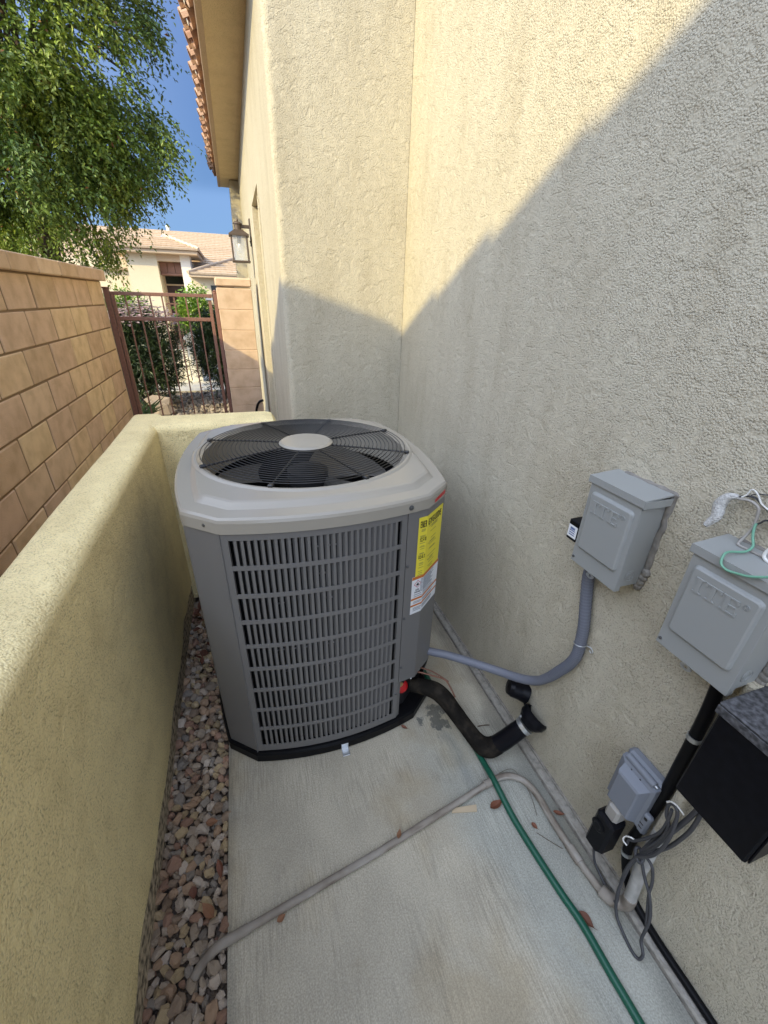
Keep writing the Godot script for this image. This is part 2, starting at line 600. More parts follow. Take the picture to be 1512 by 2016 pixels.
# ---------------------------------------------------------------- ground
func slab_texture() -> ImageTexture:
	var w := 640
	var h := 1600
	var stripes := FastNoiseLite.new()
	stripes.seed = 4
	stripes.frequency = 0.30
	stripes.fractal_octaves = 2
	var blotch := FastNoiseLite.new()
	blotch.seed = 8
	blotch.frequency = 0.006
	blotch.fractal_octaves = 4
	var grain := FastNoiseLite.new()
	grain.seed = 15
	grain.frequency = 0.35
	grain.fractal_octaves = 2
	var data := PackedByteArray()
	data.resize(w * h * 3)
	var i := 0
	for y in h:
		var z := 0.8 - 3.2 * y / h
		for x in w:
			var wx := -0.241 + 1.186 * x / w
			var s := stripes.get_noise_2d(x * 1.0 + 3.0 * blotch.get_noise_2d(y * 0.6, x), y * 0.045)
			var b := blotch.get_noise_2d(x, y)
			var b2 := blotch.get_noise_2d(x * 0.7 + 900.0, y * 0.7)
			var g := grain.get_noise_2d(x, y)
			var brush := clampf(0.5 + 1.6 * blotch.get_noise_2d(x * 1.3 + 300.0, y * 0.9 + 77.0), 0.0, 1.0)
			var k := 0.685 + 0.055 * b + 0.115 * g - 0.075 * brush * clampf(s * 2.2 + 0.1, -0.4, 1.0) * 0.7
			var r := k * 1.0
			var gg := k * 0.955
			var bb := k * 0.85
			# brown water marks
			var br := clampf(b2 * 2.6 - 0.25, 0.0, 1.0) * 0.4
			r *= 1.0 - 0.10 * br
			gg *= 1.0 - 0.15 * br
			bb *= 1.0 - 0.24 * br
			# cool clean band beside the footing
			var cool := smoothstep(0.50, 0.66, wx + 0.05 * b + 0.25 * clampf(-(z + 0.6), -0.4, 0.4)) * smoothstep(-1.25, -0.7, z)
			r *= 1.0 - 0.075 * cool
			gg *= 1.0 - 0.035 * cool
			bb *= 1.0 + 0.01 * cool
			# dark damp mark below the valves and its run
			var d := Vector2((wx - 0.652) / 0.066, (z + 1.098) / 0.055).length() + 1.3 * blotch.get_noise_2d(x * 4.0, y * 4.0) + 0.15 * g
			var wet := 1.0 - smoothstep(0.75, 1.05, d)
			var run := clampf(1.0 - absf(wx - (0.655 + 0.12 * (-z - 1.0) * -1.0 + 0.03 * b)) / 0.042, 0.0, 1.0) * smoothstep(-1.10, -1.0, z) * (1.0 - smoothstep(-0.95, -0.68, z))
			var wk := 1.0 - 0.36 * wet - 0.13 * run
			r *= wk
			gg *= wk * (1.0 + 0.03 * (wet + run))
			bb *= wk * (1.0 + 0.07 * (wet + run))
			# darker towards the joints
			var edge := smoothstep(0.10, 0.0, 0.945 - wx + 0.05 * b) * 0.16 + smoothstep(0.035, 0.0, wx + 0.241 + 0.02 * b) * 0.12
			r *= 1.0 - edge
			gg *= 1.0 - edge
			bb *= 1.0 - edge
			if g > 0.50 and b2 > -0.12:
				r *= 0.84
				gg *= 0.83
				bb *= 0.82
			data[i] = clampi(int(r * 255.0), 0, 255)
			data[i + 1] = clampi(int(gg * 255.0), 0, 255)
			data[i + 2] = clampi(int(bb * 255.0), 0, 255)
			i += 3
	return ImageTexture.create_from_image(Image.create_from_data(w, h, false, Image.FORMAT_RGB8, data))


func build_ground() -> void:
	var m := MB.new()
	m.uq(V(-150, -0.06, 150), V(150, -0.06, 150), V(150, -0.06, -200), V(-150, -0.06, -200), Vector3.UP)
	tag(put("ground", m.done(), MT.ground), "brown gravelly ground beyond the walls and the gate", "ground", "", "structure")

	var sm := mat(1, 1, 1, 0.85)
	sm.albedo_texture = slab_texture()
	var f := FastNoiseLite.new()
	f.seed = 31
	f.frequency = 0.11
	f.fractal_octaves = 3
	var hi := Image.create(512, 512, false, Image.FORMAT_L8)
	for y in 512:
		for x in 512:
			hi.set_pixel(x, y, grey(0.5 + 0.35 * f.get_noise_2d(x * 2.0, y * 0.12) + 0.25 * f.get_noise_2d(x * 3.1 + 50.0, y * 3.0)))
	sm.heightmap_enabled = true
	sm.heightmap_texture = ImageTexture.create_from_image(hi)
	sm.heightmap_scale = 0.12
	m = MB.new()
	m.uq(V(-0.241, 0, 0.8), V(0.945, 0, 0.8), V(0.945, 0, -2.4), V(-0.241, 0, -2.4), Vector3.UP, Vector2(0, 0), Vector2(1, 0), Vector2(1, 1), Vector2(0, 1))
	m.fq(V(-0.241, 0, 0.8), V(-0.241, 0, -2.4), V(-0.241, -0.1, -2.4), V(-0.241, -0.1, 0.8), Vector3.LEFT)
	m.fq(V(0.945, 0, 0.8), V(0.945, 0, -2.4), V(0.945, -0.1, -2.4), V(0.945, -0.1, 0.8), Vector3.RIGHT)
	m.fq(V(-0.241, 0, 0.8), V(0.945, 0, 0.8), V(0.945, -0.1, 0.8), V(-0.241, -0.1, 0.8), Vector3.BACK)
	tag(put("pavement", m.done(), sm), "broom-finished concrete slab between the gravel strip and the house", "pavement", "", "structure")

	# gravel strip: soil and stones
	var bed := Node3D.new()
	bed.name = "gravel_bed"
	add_child(bed)
	tag(bed, "strip of tan and grey river stones beside the low wall", "gravel", "", "structure")
	m = MB.new()
	m.uq(V(-0.47, -0.05, 0.8), V(-0.2415, -0.05, 0.8), V(-0.2415, -0.05, -2.4), V(-0.47, -0.05, -2.4), Vector3.UP)
	put("soil", m.done(), MT.soil, bed)
	var stones := []
	for k in 10:
		stones.append(stone_mesh(100 + k))
	var spots := []
	var tries := 0
	while tries < 14000:
		tries += 1
		var r := rng.randf_range(0.011, 0.021) if rng.randf() < 0.75 else rng.randf_range(0.018, 0.027)
		var p := Vector2(rng.randf_range(-0.458, -0.249), rng.randf_range(0.25, -2.3))
		var clash := false
		for s in spots:
			if absf(s[0].y - p.y) < 0.05 and s[0].distance_to(p) < (s[1] + r) * 0.66:
				clash = true
				break
		if not clash:
			spots.append([p, r])
	spots.sort_custom(func(a, b): return a[0].y > b[0].y)
	var seen_ := spots.filter(func(s): return s[0].y < -0.12)
	var hid := spots.filter(func(s): return s[0].y >= -0.12)
	var rest := []
	for i in seen_.size():
		var s = seen_[i]
		var b := Basis.from_euler(Vector3(rng.randf() * 0.7, rng.randf() * TAU, rng.randf() * 0.7)).scaled_local(Vector3(s[1] * 1.15, s[1] * rng.randf_range(0.55, 0.9), s[1] * rng.randf_range(0.7, 1.0)))
		var t := Transform3D(b, V(s[0].x, -0.036 + s[1] * 0.75 + rng.randf() * 0.008, s[0].y))
		if i < 300:
			piece("stone", stones[rng.randi() % 10], MT.stone[rng.randi() % 8], bed, t)
		else:
			rest.append(t)
	for s in hid:
		rest.append(Transform3D(Basis.from_euler(Vector3(0.2, rng.randf() * TAU, 0.3)).scaled_local(Vector3(s[1] * 1.1, s[1] * 0.7, s[1] * 0.9)), V(s[0].x, -0.03 + s[1] * 0.6, s[0].y)))
	for k in 700:   # small stones that fill the gaps
		var r := rng.randf_range(0.005, 0.010)
		rest.append(Transform3D(Basis.from_euler(Vector3(rng.randf() * 3, rng.randf() * 3, rng.randf() * 3)).scaled_local(Vector3(r * 1.2, r * 0.8, r)), V(rng.randf_range(-0.448, -0.247), rng.randf_range(-0.045, -0.032), rng.randf_range(0.2, -2.3))))
	var mm := MultiMesh.new()
	mm.transform_format = MultiMesh.TRANSFORM_3D
	mm.use_colors = true
	mm.mesh = stones[3]
	mm.instance_count = rest.size()
	for i in rest.size():
		mm.set_instance_transform(i, rest[i])
		var c: Color = MT.stone[rng.randi() % 8].albedo_color.srgb_to_linear() * rng.randf_range(0.5, 0.8)
		mm.set_instance_color(i, c)
	var mi := MultiMeshInstance3D.new()
	mi.name = "small_stones"
	mi.multimesh = mm
	var smm := StandardMaterial3D.new()
	smm.vertex_color_use_as_albedo = true
	smm.roughness = 0.9
	mi.material_override = smm
	mi.set_meta("kind", "stuff")
	bed.add_child(mi)


func stone_mesh(sd: int) -> ArrayMesh:
	var f := FastNoiseLite.new()
	f.seed = sd
	f.frequency = 1.05
	var m := MB.new()
	for ax in 3:
		for s in [-1.0, 1.0]:
			var grid := []
			for i in 3:
				var row := []
				for j in 3:
					var p := Vector3.ZERO
					p[ax] = s
					p[(ax + 1) % 3] = i - 1.0
					p[(ax + 2) % 3] = j - 1.0
					p = p.normalized().lerp(p * 0.72, 0.30)
					p *= 1.0 + 0.75 * f.get_noise_3dv(p * 1.2)
					row.append(p)
				grid.append(row)
			for i in 2:
				for j in 2:
					m.fq(grid[i][j], grid[i + 1][j], grid[i + 1][j + 1], grid[i][j + 1], grid[i][j] + grid[i + 1][j + 1])
	return m.done()


# ---------------------------------------------------------------- this house
func build_house() -> void:
	var h := thing("house", "cream stucco house with a bump-out wall, side door and tiled eave", "house")
	# side wall, with a soft inside corner
	var m := MB.new()
	m.box(V(WX, 0.028, -2.9), V(1.25, 3.2, 4.0))
	put("side_wall", m.done(), MT.stucco, h)
	# bump-out: plan polygons (x, z) stood upright
	var up := Transform3D(Basis(Vector3(1, 0, 0), Vector3(0, 0, 1), Vector3(0, 1, 0)), Vector3.ZERO)   # (x, y) -> (x, z), depth up
	var zc := -2.645
	var near := [Vector2(WX - 0.002, zc)]
	var r := 0.035
	for k in 7:
		var a := PI / 2 * k / 6
		near.append(Vector2(0.265 + r - r * sin(a), zc - r + r * cos(a)))
	near.append_array([Vector2(0.265, -3.89), Vector2(0.45, -3.89), Vector2(0.45, -2.86), Vector2(WX - 0.002, -2.86)])
	m = MB.new()
	m.prism(near, 3.24, Transform3D(up.basis, V(0, 0.01, 0)))
	put("bump_out_wall", m.done(), MT.stucco, h)
	m = MB.new()
	m.box(V(0.265, 2.44, -4.77), V(0.45, 3.4, -3.891))
	put("wall", m.done(), MT.stucco, h)
	m = MB.new()
	m.box(V(0.265, -0.05, -8.0), V(0.45, 3.4, -4.771))
	put("wall", m.done(), MT.stucco, h)
	m = MB.new()   # roof block behind the eave so that no light comes through
	m.prism([Vector2(0.034, 3.205), Vector2(0.034, 3.275), Vector2(2.6, 4.345), Vector2(2.6, 3.205)], 5.12, Transform3D(Basis(), V(0, 0, -8.0)))
	put("roof", m.done(), MT.terra[1], h)
	m = MB.new()
	m.box(V(0.9, -0.05, -8.0), V(1.25, 3.3, -2.9))
	put("wall", m.done(), MT.stucco, h)
	# battered pilaster at the far corner
	m = MB.new()
	m.prism([Vector2(0.04, -0.05), Vector2(0.145, 3.14), Vector2(0.27, 3.14), Vector2(0.27, -0.05)], 0.5, Transform3D(Basis(), V(0, 0, -8.05)))
	put("pilaster", m.done(), MT.stucco, h)
	# side door, recessed
	m = MB.new()
	m.box(V(0.345, 0.0, -4.75), V(0.39, 2.42, -3.91), 0.004)
	var door := put("door", m.done(), MT.door_paint, h)
	m = MB.new()
	m.box(V(0.315, 0.0, -4.77), V(0.36, 2.44, -4.71), 0.004)
	m.box(V(0.315, 0.0, -3.95), V(0.36, 2.44, -3.892), 0.004)
	m.box(V(0.316, 2.38, -4.71), V(0.361, 2.439, -3.95), 0.004)
	put("door_frame", m.done(), MT.door_paint, door)
	m = MB.new()   # slim casing bead on the near side of the opening
	m.tube([V(0.262, 0.05, -3.86), V(0.262, 2.36, -3.86)], 0.006, 6)
	m.tube([V(0.262, 0.05, -3.80), V(0.262, 2.33, -3.80)], 0.005, 6)
	put("casing_bead", m.done(), MT.stucco, h)
	# eave
	m = MB.new()
	m.box(V(0.03, 3.15, -8.1), V(0.30, 3.20, -2.66))
	put("soffit", m.done(), MT.soffit, h)
	m = MB.new()
	m.box(V(-0.012, 3.146, -8.1), V(0.032, 3.27, -2.66), 0.006)
	put("fascia", m.done(), MT.fascia, h)
	# barrel tiles along the eave: covers, pans and mortar bird stops
	var cover := MB.new()
	var pan := MB.new()
	var stop := MB.new()
	var slope := Vector3(0.923, 0.385, 0)
	var nrm := Vector3(-0.385, 0.923, 0)
	for k in 8:
		var a0 := PI * k / 8
		var a1 := PI * (k + 1) / 8
		for side in [[cover, 1.0, 0.078, 0.066], [pan, -1.0, 0.085, 0.073]]:
			var mb: MB = side[0]
			var s: float = side[1]
			for rr in [side[2], side[3]]:
				var q := []
				for aa in [a0, a1]:
					for d in [0.0, 0.42]:
						q.append(Vector3(0, 0, 1) * cos(aa) * rr * (1.0 - 0.16 * d) + nrm * s * sin(aa) * rr * (1.0 - 0.16 * d) + slope * d)
				var o := (Vector3(0, 0, 1) * cos((a0 + a1) / 2) + nrm * s * sin((a0 + a1) / 2)) * (1.0 if rr == side[2] else -1.0)
				mb.fq(q[0], q[1], q[3], q[2], o)
			var e := []
			for aa in [a0, a1]:
				for rr in [side[2], side[3]]:
					e.append(Vector3(0, 0, 1) * cos(aa) * rr + nrm * s * sin(aa) * rr)
			mb.fq(e[0], e[1], e[3], e[2], -slope)
		var c0 := Vector3(0, 0, 1) * cos(a0) * 0.066 + nrm * sin(a0) * 0.066 + slope * 0.03
		var c1 := Vector3(0, 0, 1) * cos(a1) * 0.066 + nrm * sin(a1) * 0.066 + slope * 0.03
		stop.ft(c0, c1, slope * 0.03, -slope)
	var cm := cover.done()
	var pm := pan.done()
	var sm := stop.done()
	var z := -2.72
	var i := 0
	while z > -8.05:
		var tone: Material = MT.terra[rng.randi() % 3]
		var t := Transform3D(Basis(), V(-0.085 + rng.randf_range(-0.008, 0.008), 3.325, z))
		var tile := piece("roof_tile", cm, tone, h, t)
		piece("mortar", sm, MT.mortar_white, tile)
		piece("pan_tile", pm, MT.terra[(i + 1) % 3], h, Transform3D(Basis(), V(-0.07, 3.345, z - 0.125)))
		# second course up the slope
		piece("roof_tile", cm, MT.terra[rng.randi() % 3], h, Transform3D(Basis(), t.origin + slope * 0.36 + nrm * 0.012))
		z -= 0.25
		i += 1
	# footing strip along the side wall
	m = MB.new()
	m.box(V(0.949, -0.08, -2.4), V(0.995, 0.018, 3.0), 0.006)
	put("footing", m.done(), MT.footing, h)
	m = MB.new()   # weep screed under the stucco
	m.box(V(0.978, 0.019, -2.6), V(1.05, 0.027, 3.0))
	put("weep_screed", m.done(), MT.footing, h)


func build_low_wall() -> void:
	var w := thing("low_wall", "low L-shaped stucco wall with rounded top around the condenser", "wall")
	var prof := func(x0: float, x1: float, top: float, lo: float) -> Array:   # outline across the wall, rounded top
		var o := [Vector2(x1, lo)]
		var r := 0.04
		for k in 7:
			var a := PI / 2 * k / 6
			o.append(Vector2(x1 - r + r * cos(a), top - r + r * sin(a)))
		for k in 7:
			var a := PI / 2 * k / 6
			o.append(Vector2(x0 + r - r * sin(a), top - r + r * cos(a)))
		o.append(Vector2(x0, lo))
		return o
	var m := MB.new()
	# long run beside the gravel, lower edge of the skin uneven
	var z0 := 1.6
	var z1 := -2.585
	var n := 70
	var f := FastNoiseLite.new()
	f.seed = 5
	f.frequency = 0.5
	var rings := []
	for i in n + 1:
		var z := lerpf(z0, z1, float(i) / n)
		var lo := 0.085 + 0.05 * f.get_noise_1d(z * 6.0) + (0.05 * smoothstep(0.0, -2.0, z))
		var wob := 0.006 * f.get_noise_1d(z * 2.0 + 40.0)
		var ring := []
		for p in prof.call(-0.615, -0.449, 1.104 + wob, 0.0):
			ring.append(V(p.x + (wob if p.x > -0.5 else 0.0), p.y if p.y > 0.01 else lo, z))
		rings.append(ring)
	for i in n:
		for k in rings[0].size() - 1:
			var a: Vector3 = rings[i][k]
			var b: Vector3 = rings[i][k + 1]
			var c: Vector3 = rings[i + 1][k + 1]
			var d: Vector3 = rings[i + 1][k]
			var na := prof_normal(rings[i], k)
			var nb := prof_normal(rings[i], k + 1)
			m.tri(a, b, c, na, nb, nb)
			m.tri(a, c, d, na, nb, na)
		m.fq(rings[i][0], rings[i + 1][0], rings[i + 1][0] + V(-0.03, 0, 0), rings[i][0] + V(-0.03, 0, 0), Vector3.DOWN)
	for k in range(1, rings[n].size() - 1):
		m.ft(rings[n][0], rings[n][k], rings[n][k + 1], Vector3.FORWARD)
		m.ft(rings[0][0], rings[0][k], rings[0][k + 1], Vector3.BACK)
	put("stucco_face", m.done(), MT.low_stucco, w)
	m = MB.new()
	m.box(V(-0.60, -0.08, -2.57), V(-0.456, 0.24, 1.58))
	put("bare_base", m.done(), MT.dirty_stucco, w)
	# return behind the condenser
	m = MB.new()
	var poly: Array = prof.call(-2.575, -2.325, 1.1, 0.0)
	var xs := [-0.56, 0.10, 0.135, 0.155]
	var sh := [0.0, 0.0, 0.008, 0.04]
	for i in 3:
		for k in poly.size() - 1:
			var q := []
			for j in [i, i + 1]:
				for kk in [k, k + 1]:
					var p: Vector2 = poly[kk]
					q.append(V(xs[j], p.y - (sh[j] if p.y > 0.5 else 0.0), lerpf(p.x, -2.45, sh[j])))
			var o2 := (poly[k + 1] - poly[k]) as Vector2
			m.fq(q[0], q[1], q[3], q[2], V(0, -o2.x, o2.y) * 1.0)
	var cap_ring := []
	for p in poly:
		cap_ring.append(V(0.155, p.y - (0.04 if p.y > 0.5 else 0.0), lerpf(p.x, -2.45, 0.04)))
	for k in range(1, cap_ring.size() - 1):
		m.ft(cap_ring[0], cap_ring[k], cap_ring[k + 1], Vector3.RIGHT)
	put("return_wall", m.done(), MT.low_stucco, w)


func prof_normal(ring: Array, k: int) -> Vector3:
	var a: Vector3 = ring[maxi(k - 1, 0)]
	var b: Vector3 = ring[mini(k + 1, ring.size() - 1)]
	if k <= 1:
		return Vector3.RIGHT
	if k >= ring.size() - 2:
		return Vector3.LEFT
	var e := b - a
	return V(e.y, -e.x, 0).normalized()


# ---------------------------------------------------------------- block walls
func block_mesh(l: float, h: float, d: float, k: int) -> ArrayMesh:
	var m := MB.new()
	var j := 0.0055
	m.box(V(-l / 2 + j, j, -d / 2), V(l / 2 - j, h - j, d / 2), [0.004, 0.006, 0.005][k % 3])
	return m.done()


func build_block_wall() -> void:
	var w := thing("block_wall", "tan slump-block wall with an overhanging block cap beside the tree", "wall")
	var m := MB.new()
	m.box(V(-1.355, -0.08, -5.165), V(-1.2045, 1.80, 2.2))
	m.box(V(-1.385, 1.8005, -5.155), V(-1.172, 1.888, 2.1))
	put("mortar_core", m.done(), MT.mortar, w)
	var bm := [block_mesh(0.408, 0.2032, 0.03, 0), block_mesh(0.408, 0.2032, 0.03, 1), block_mesh(0.408, 0.2032, 0.03, 2)]
	var face := Basis(Vector3.UP, PI / 2)
	# joints of alternate courses, from the photographed spacing
	for row in 9:
		var y := 1.795 - 0.2032 * (row + 1)
		var off := 0.0 if row % 2 == 0 else 0.2095
		var z := -5.16
		var first := true
		while z < 2.1:
			var l := 0.414
			if first and row % 2 == 1:
				l = 0.2095
			first = false
			var t := Transform3D(face.scaled_local(Vector3(l / 0.414, 1, 1)), V(-1.214 + rng.randf_range(-0.002, 0.002), y, z + l / 2))
			piece("block", bm[rng.randi() % 3], MT.block[rng.randi() % 5], w, t)
			z += l
	# end of the wall
	m = MB.new()
	m.box(V(-1.36, -0.05, -5.19), V(-1.2, 1.795, -5.162), 0.006)
	put("end_block", m.done(), MT.block[1], w)
	# cap blocks
	var cm := MB.new()
	cm.box(V(-0.115, 0, -0.2005), V(0.115, 0.096, 0.2005), 0.007)
	var capm := cm.done()
	var z := -5.16 + 0.09
	while z < 2.0:
		piece("cap_block", capm, MT.block[rng.randi() % 5], w, Transform3D(Basis(Vector3.UP, rng.randf_range(-0.008, 0.008)), V(-1.28 + rng.randf_range(-0.003, 0.003), 1.799, z)))
		z += 0.414

	# pillar on the house side of the gate
	var p := thing("block_pillar", "tan block gate pillar with a rounded cap block beside the house", "pillar")
	m = MB.new()
	m.box(V(-0.14, -0.08, -5.40), V(0.19, 1.78, -5.11))
	put("mortar_core", m.done(), MT.mortar, p)
	for k in 9:
		m = MB.new()
		m.box(V(-0.152 + 0.002 * (k % 2), -0.01, -5.41), V(0.196 - 0.002 * (k % 3), 0.190, -5.1), 0.006)
		piece("block", m.done(), MT.pblock, p, Transform3D(Basis(), V(0, 1.784 - 0.2 * (k + 1), 0)))
	m = MB.new()
	var prof := [Vector2(-0.17, 0.0), Vector2(-0.16, -0.012)]
	m.box(V(-0.156, 1.788, -5.42), V(0.202, 1.868, -5.095), 0.012)
	put("cap_block", m.done(), MT.pblock, p)


# ---------------------------------------------------------------- gate
func build_gate() -> void:
	var z := -5.22
	var m := MB.new()
	m.box(V(-1.199, -0.06, z - 0.025), V(-1.149, 1.735, z + 0.025), 0.003)
	var a := put("gate_post", m.done(), MT.gate)
	tag(a, "brown square steel gate post against the block wall", "post")
	m = MB.new()
	m.box(V(-1.205, 1.735, z - 0.03), V(-1.143, 1.75, z + 0.03), 0.005)
	put("post_cap", m.done(), MT.gate, a)
	m = MB.new()
	m.box(V(-0.193, -0.06, z - 0.02), V(-0.156, 1.72, z + 0.02), 0.003)
	var b := put("gate_post", m.done(), MT.gate)
	tag(b, "brown square steel latch post beside the block pillar", "post")
	m = MB.new()
	m.lathe([Vector2(0.024, 0), Vector2(0.024, 0.008), Vector2(0.018, 0.014), Vector2(0.022, 0.022), Vector2(0.0, 0.036)], Transform3D(Basis(), V(-0.1745, 1.72, z)), 12)
	put("post_cap", m.done(), MT.gate, b)
	var g := thing("steel_gate", "rusty brown steel gate of seven slim bars with two top rails", "gate")
	m = MB.new()
	m.box(V(-1.143, 0.06, z - 0.018), V(-1.113, 1.712, z + 0.018), 0.003)
	put("stile", m.done(), MT.gate, g)
	m = MB.new()
	m.box(V(-0.249, 0.06, z - 0.018), V(-0.217, 1.712, z + 0.018), 0.003)
	put("stile", m.done(), MT.gate, g)
	for y in [[1.68, 1.713], [1.452, 1.488], [0.08, 0.115]]:
		m = MB.new()
		m.box(V(-1.113, y[0], z - 0.017), V(-0.249 if y[0] < 1.6 else -0.205, y[1], z + 0.017), 0.003)
		put("rail", m.done(), MT.gate, g)
	m = MB.new()
	m.box(V(-0.0065, 0.115, -0.0065), V(0.0065, 1.452, 0.0065))
	m.box(V(-0.0065, 1.488, -0.0065), V(0.0065, 1.68, 0.0065))
	var bar := m.done()
	for k in 7:
		piece("bar", bar, MT.gate, g, Transform3D(Basis(), V(-1.02 + 0.111 * k, 0, z)))
	m = MB.new()
	m.box(V(-0.27, 1.655, z + 0.018), V(-0.20, 1.675, z + 0.026), 0.002)
	put("latch", m.done(), MT.zinc, g)
	m = MB.new()
	m.tube([V(-1.146, 1.30, z + 0.024), V(-1.146, 1.40, z + 0.024)], 0.009, 8)
	put("hinge", m.done(), MT.gate, g)
	m = MB.new()
	m.tube([V(-1.146, 0.30, z + 0.024), V(-1.146, 0.40, z + 0.024)], 0.009, 8)
	put("hinge", m.done(), MT.gate, g)
	# bent pipe stub at the foot of the pillar
	m = MB.new()
	m.tube([V(0.10, 0.0, -5.05), V(0.105, 0.45, -5.05), V(0.12, 0.56, -5.045), V(0.155, 0.62, -5.04), V(0.20, 0.635, -5.04)], 0.014, 8, 5)
	tag(put("bent_pipe", m.done(), MT.black), "dark bent pipe rising in front of the block pillar", "pipe")


# ---------------------------------------------------------------- the neighbour whose roof shades the yard
func build_neighbour() -> void:
	var h := thing("neighbour_house", "stucco house with a tiled gable roof on the far side of the block wall", "house")
	var a := 0.426
	var ridge := Vector2(4.0, 6.34)
	var low := Vector2(-4.5, 2.72)
	var m := MB.new()
	m.box(V(-14, -0.06, -4.1), V(-4.95, 2.6, 12.0))
	put("wall", m.done(), MT.far_wall, h)
	m = MB.new()   # gable above the wall
	m.prism([Vector2(4.1, 2.6), Vector2(-4.0, ridge.y - 0.25), Vector2(-12.0, 2.6)], 0.2, Transform3D(Basis(Vector3(0, 0, -1), Vector3(0, 1, 0), Vector3(1, 0, 0)), V(-5.15, 0, 0)))
	put("gable", m.done(), MT.far_wall, h)
	for s in [1.0, -1.0]:
		m = MB.new()
		var z_low: float = ridge.x - s * 8.5
		var y_low: float = ridge.y - a * 8.5
		var q := [V(-4.52, ridge.y, ridge.x), V(-14.5, ridge.y, ridge.x), V(-14.5, y_low, z_low), V(-4.52, y_low, z_low)]
		var dn := Vector3(0, -0.14, 0)
		m.fq(q[0], q[1], q[2], q[3], V(0, 1, 0))
		m.fq(q[0] + dn, q[1] + dn, q[2] + dn, q[3] + dn, V(0, -1, 0))
		m.fq(q[0], q[3], q[3] + dn, q[0] + dn, V(1, 0, 0))
		m.fq(q[2], q[3], q[3] + dn, q[2] + dn, V(0, 0, -s))
		put("roof", m.done(), MT.terra[1], h)
	# stepped barrel tiles along the rake
	m = MB.new()
	var rad := 0.105
	for k in 10:
		var a0 := PI * k / 10
		var a1 := PI * (k + 1) / 10
		var p := []
		for aa in [a0, a1]:
			for d in [0.0, 0.56]:
				p.append(V(cos(aa) * rad * (1.0 - 0.85 * d), sin(aa) * rad * (1.0 - 0.85 * d) + 0.012, -d))
		m.fq(p[0], p[1], p[3], p[2], V(cos((a0 + a1) / 2), sin((a0 + a1) / 2), 0))
		m.ft(p[0], p[2], V(0, 0, 0), V(0, 0, 1))
	var tm := m.done()
	var along := V(0, -a, -1).normalized()
	var bs := Basis(Vector3.RIGHT, Vector3.RIGHT.cross(along), -along).orthonormalized()
	for k in 18:
		var d := 0.52 * k
		piece("rake_tile", tm, MT.terra[k % 3], h, Transform3D(bs.rotated(Vector3.RIGHT, 0.03 * rng.randf()), V(-4.56, ridge.y - a * d * 0.92 - 0.05 + rng.randf_range(-0.022, 0.022), ridge.x - d * 0.92)))


# ---------------------------------------------------------------- the house at the end
func courses(parent: Node3D, a: Vector3, b: Vector3, c: Vector3, d: Vector3, n: int, out: Vector3, tones: Array) -> void:
	# stepped tile courses from the eave a-b up to the ridge d-c, each course a part
	for i in n:
		var f0 := float(i) / n
		var f1 := float(i + 1) / n
		var p0 := a.lerp(d, f0)
		var p1 := b.lerp(c, f0)
		var p2 := b.lerp(c, f1)
		var p3 := a.lerp(d, f1)
		var m := MB.new()
		var lift := out * 0.05
		m.fq(p0 + lift, p1 + lift, p2, p3, out)
		m.fq(p0 + lift, p1 + lift, p1 - out * 0.02, p0 - out * 0.02, (a - d))
		m.ft(p0 + lift, p3, p0, a - b)
		m.ft(p1 + lift, p2, p1, b - a)
		piece("tile_course", m.done(), tones[rng.randi() % tones.size()], parent)


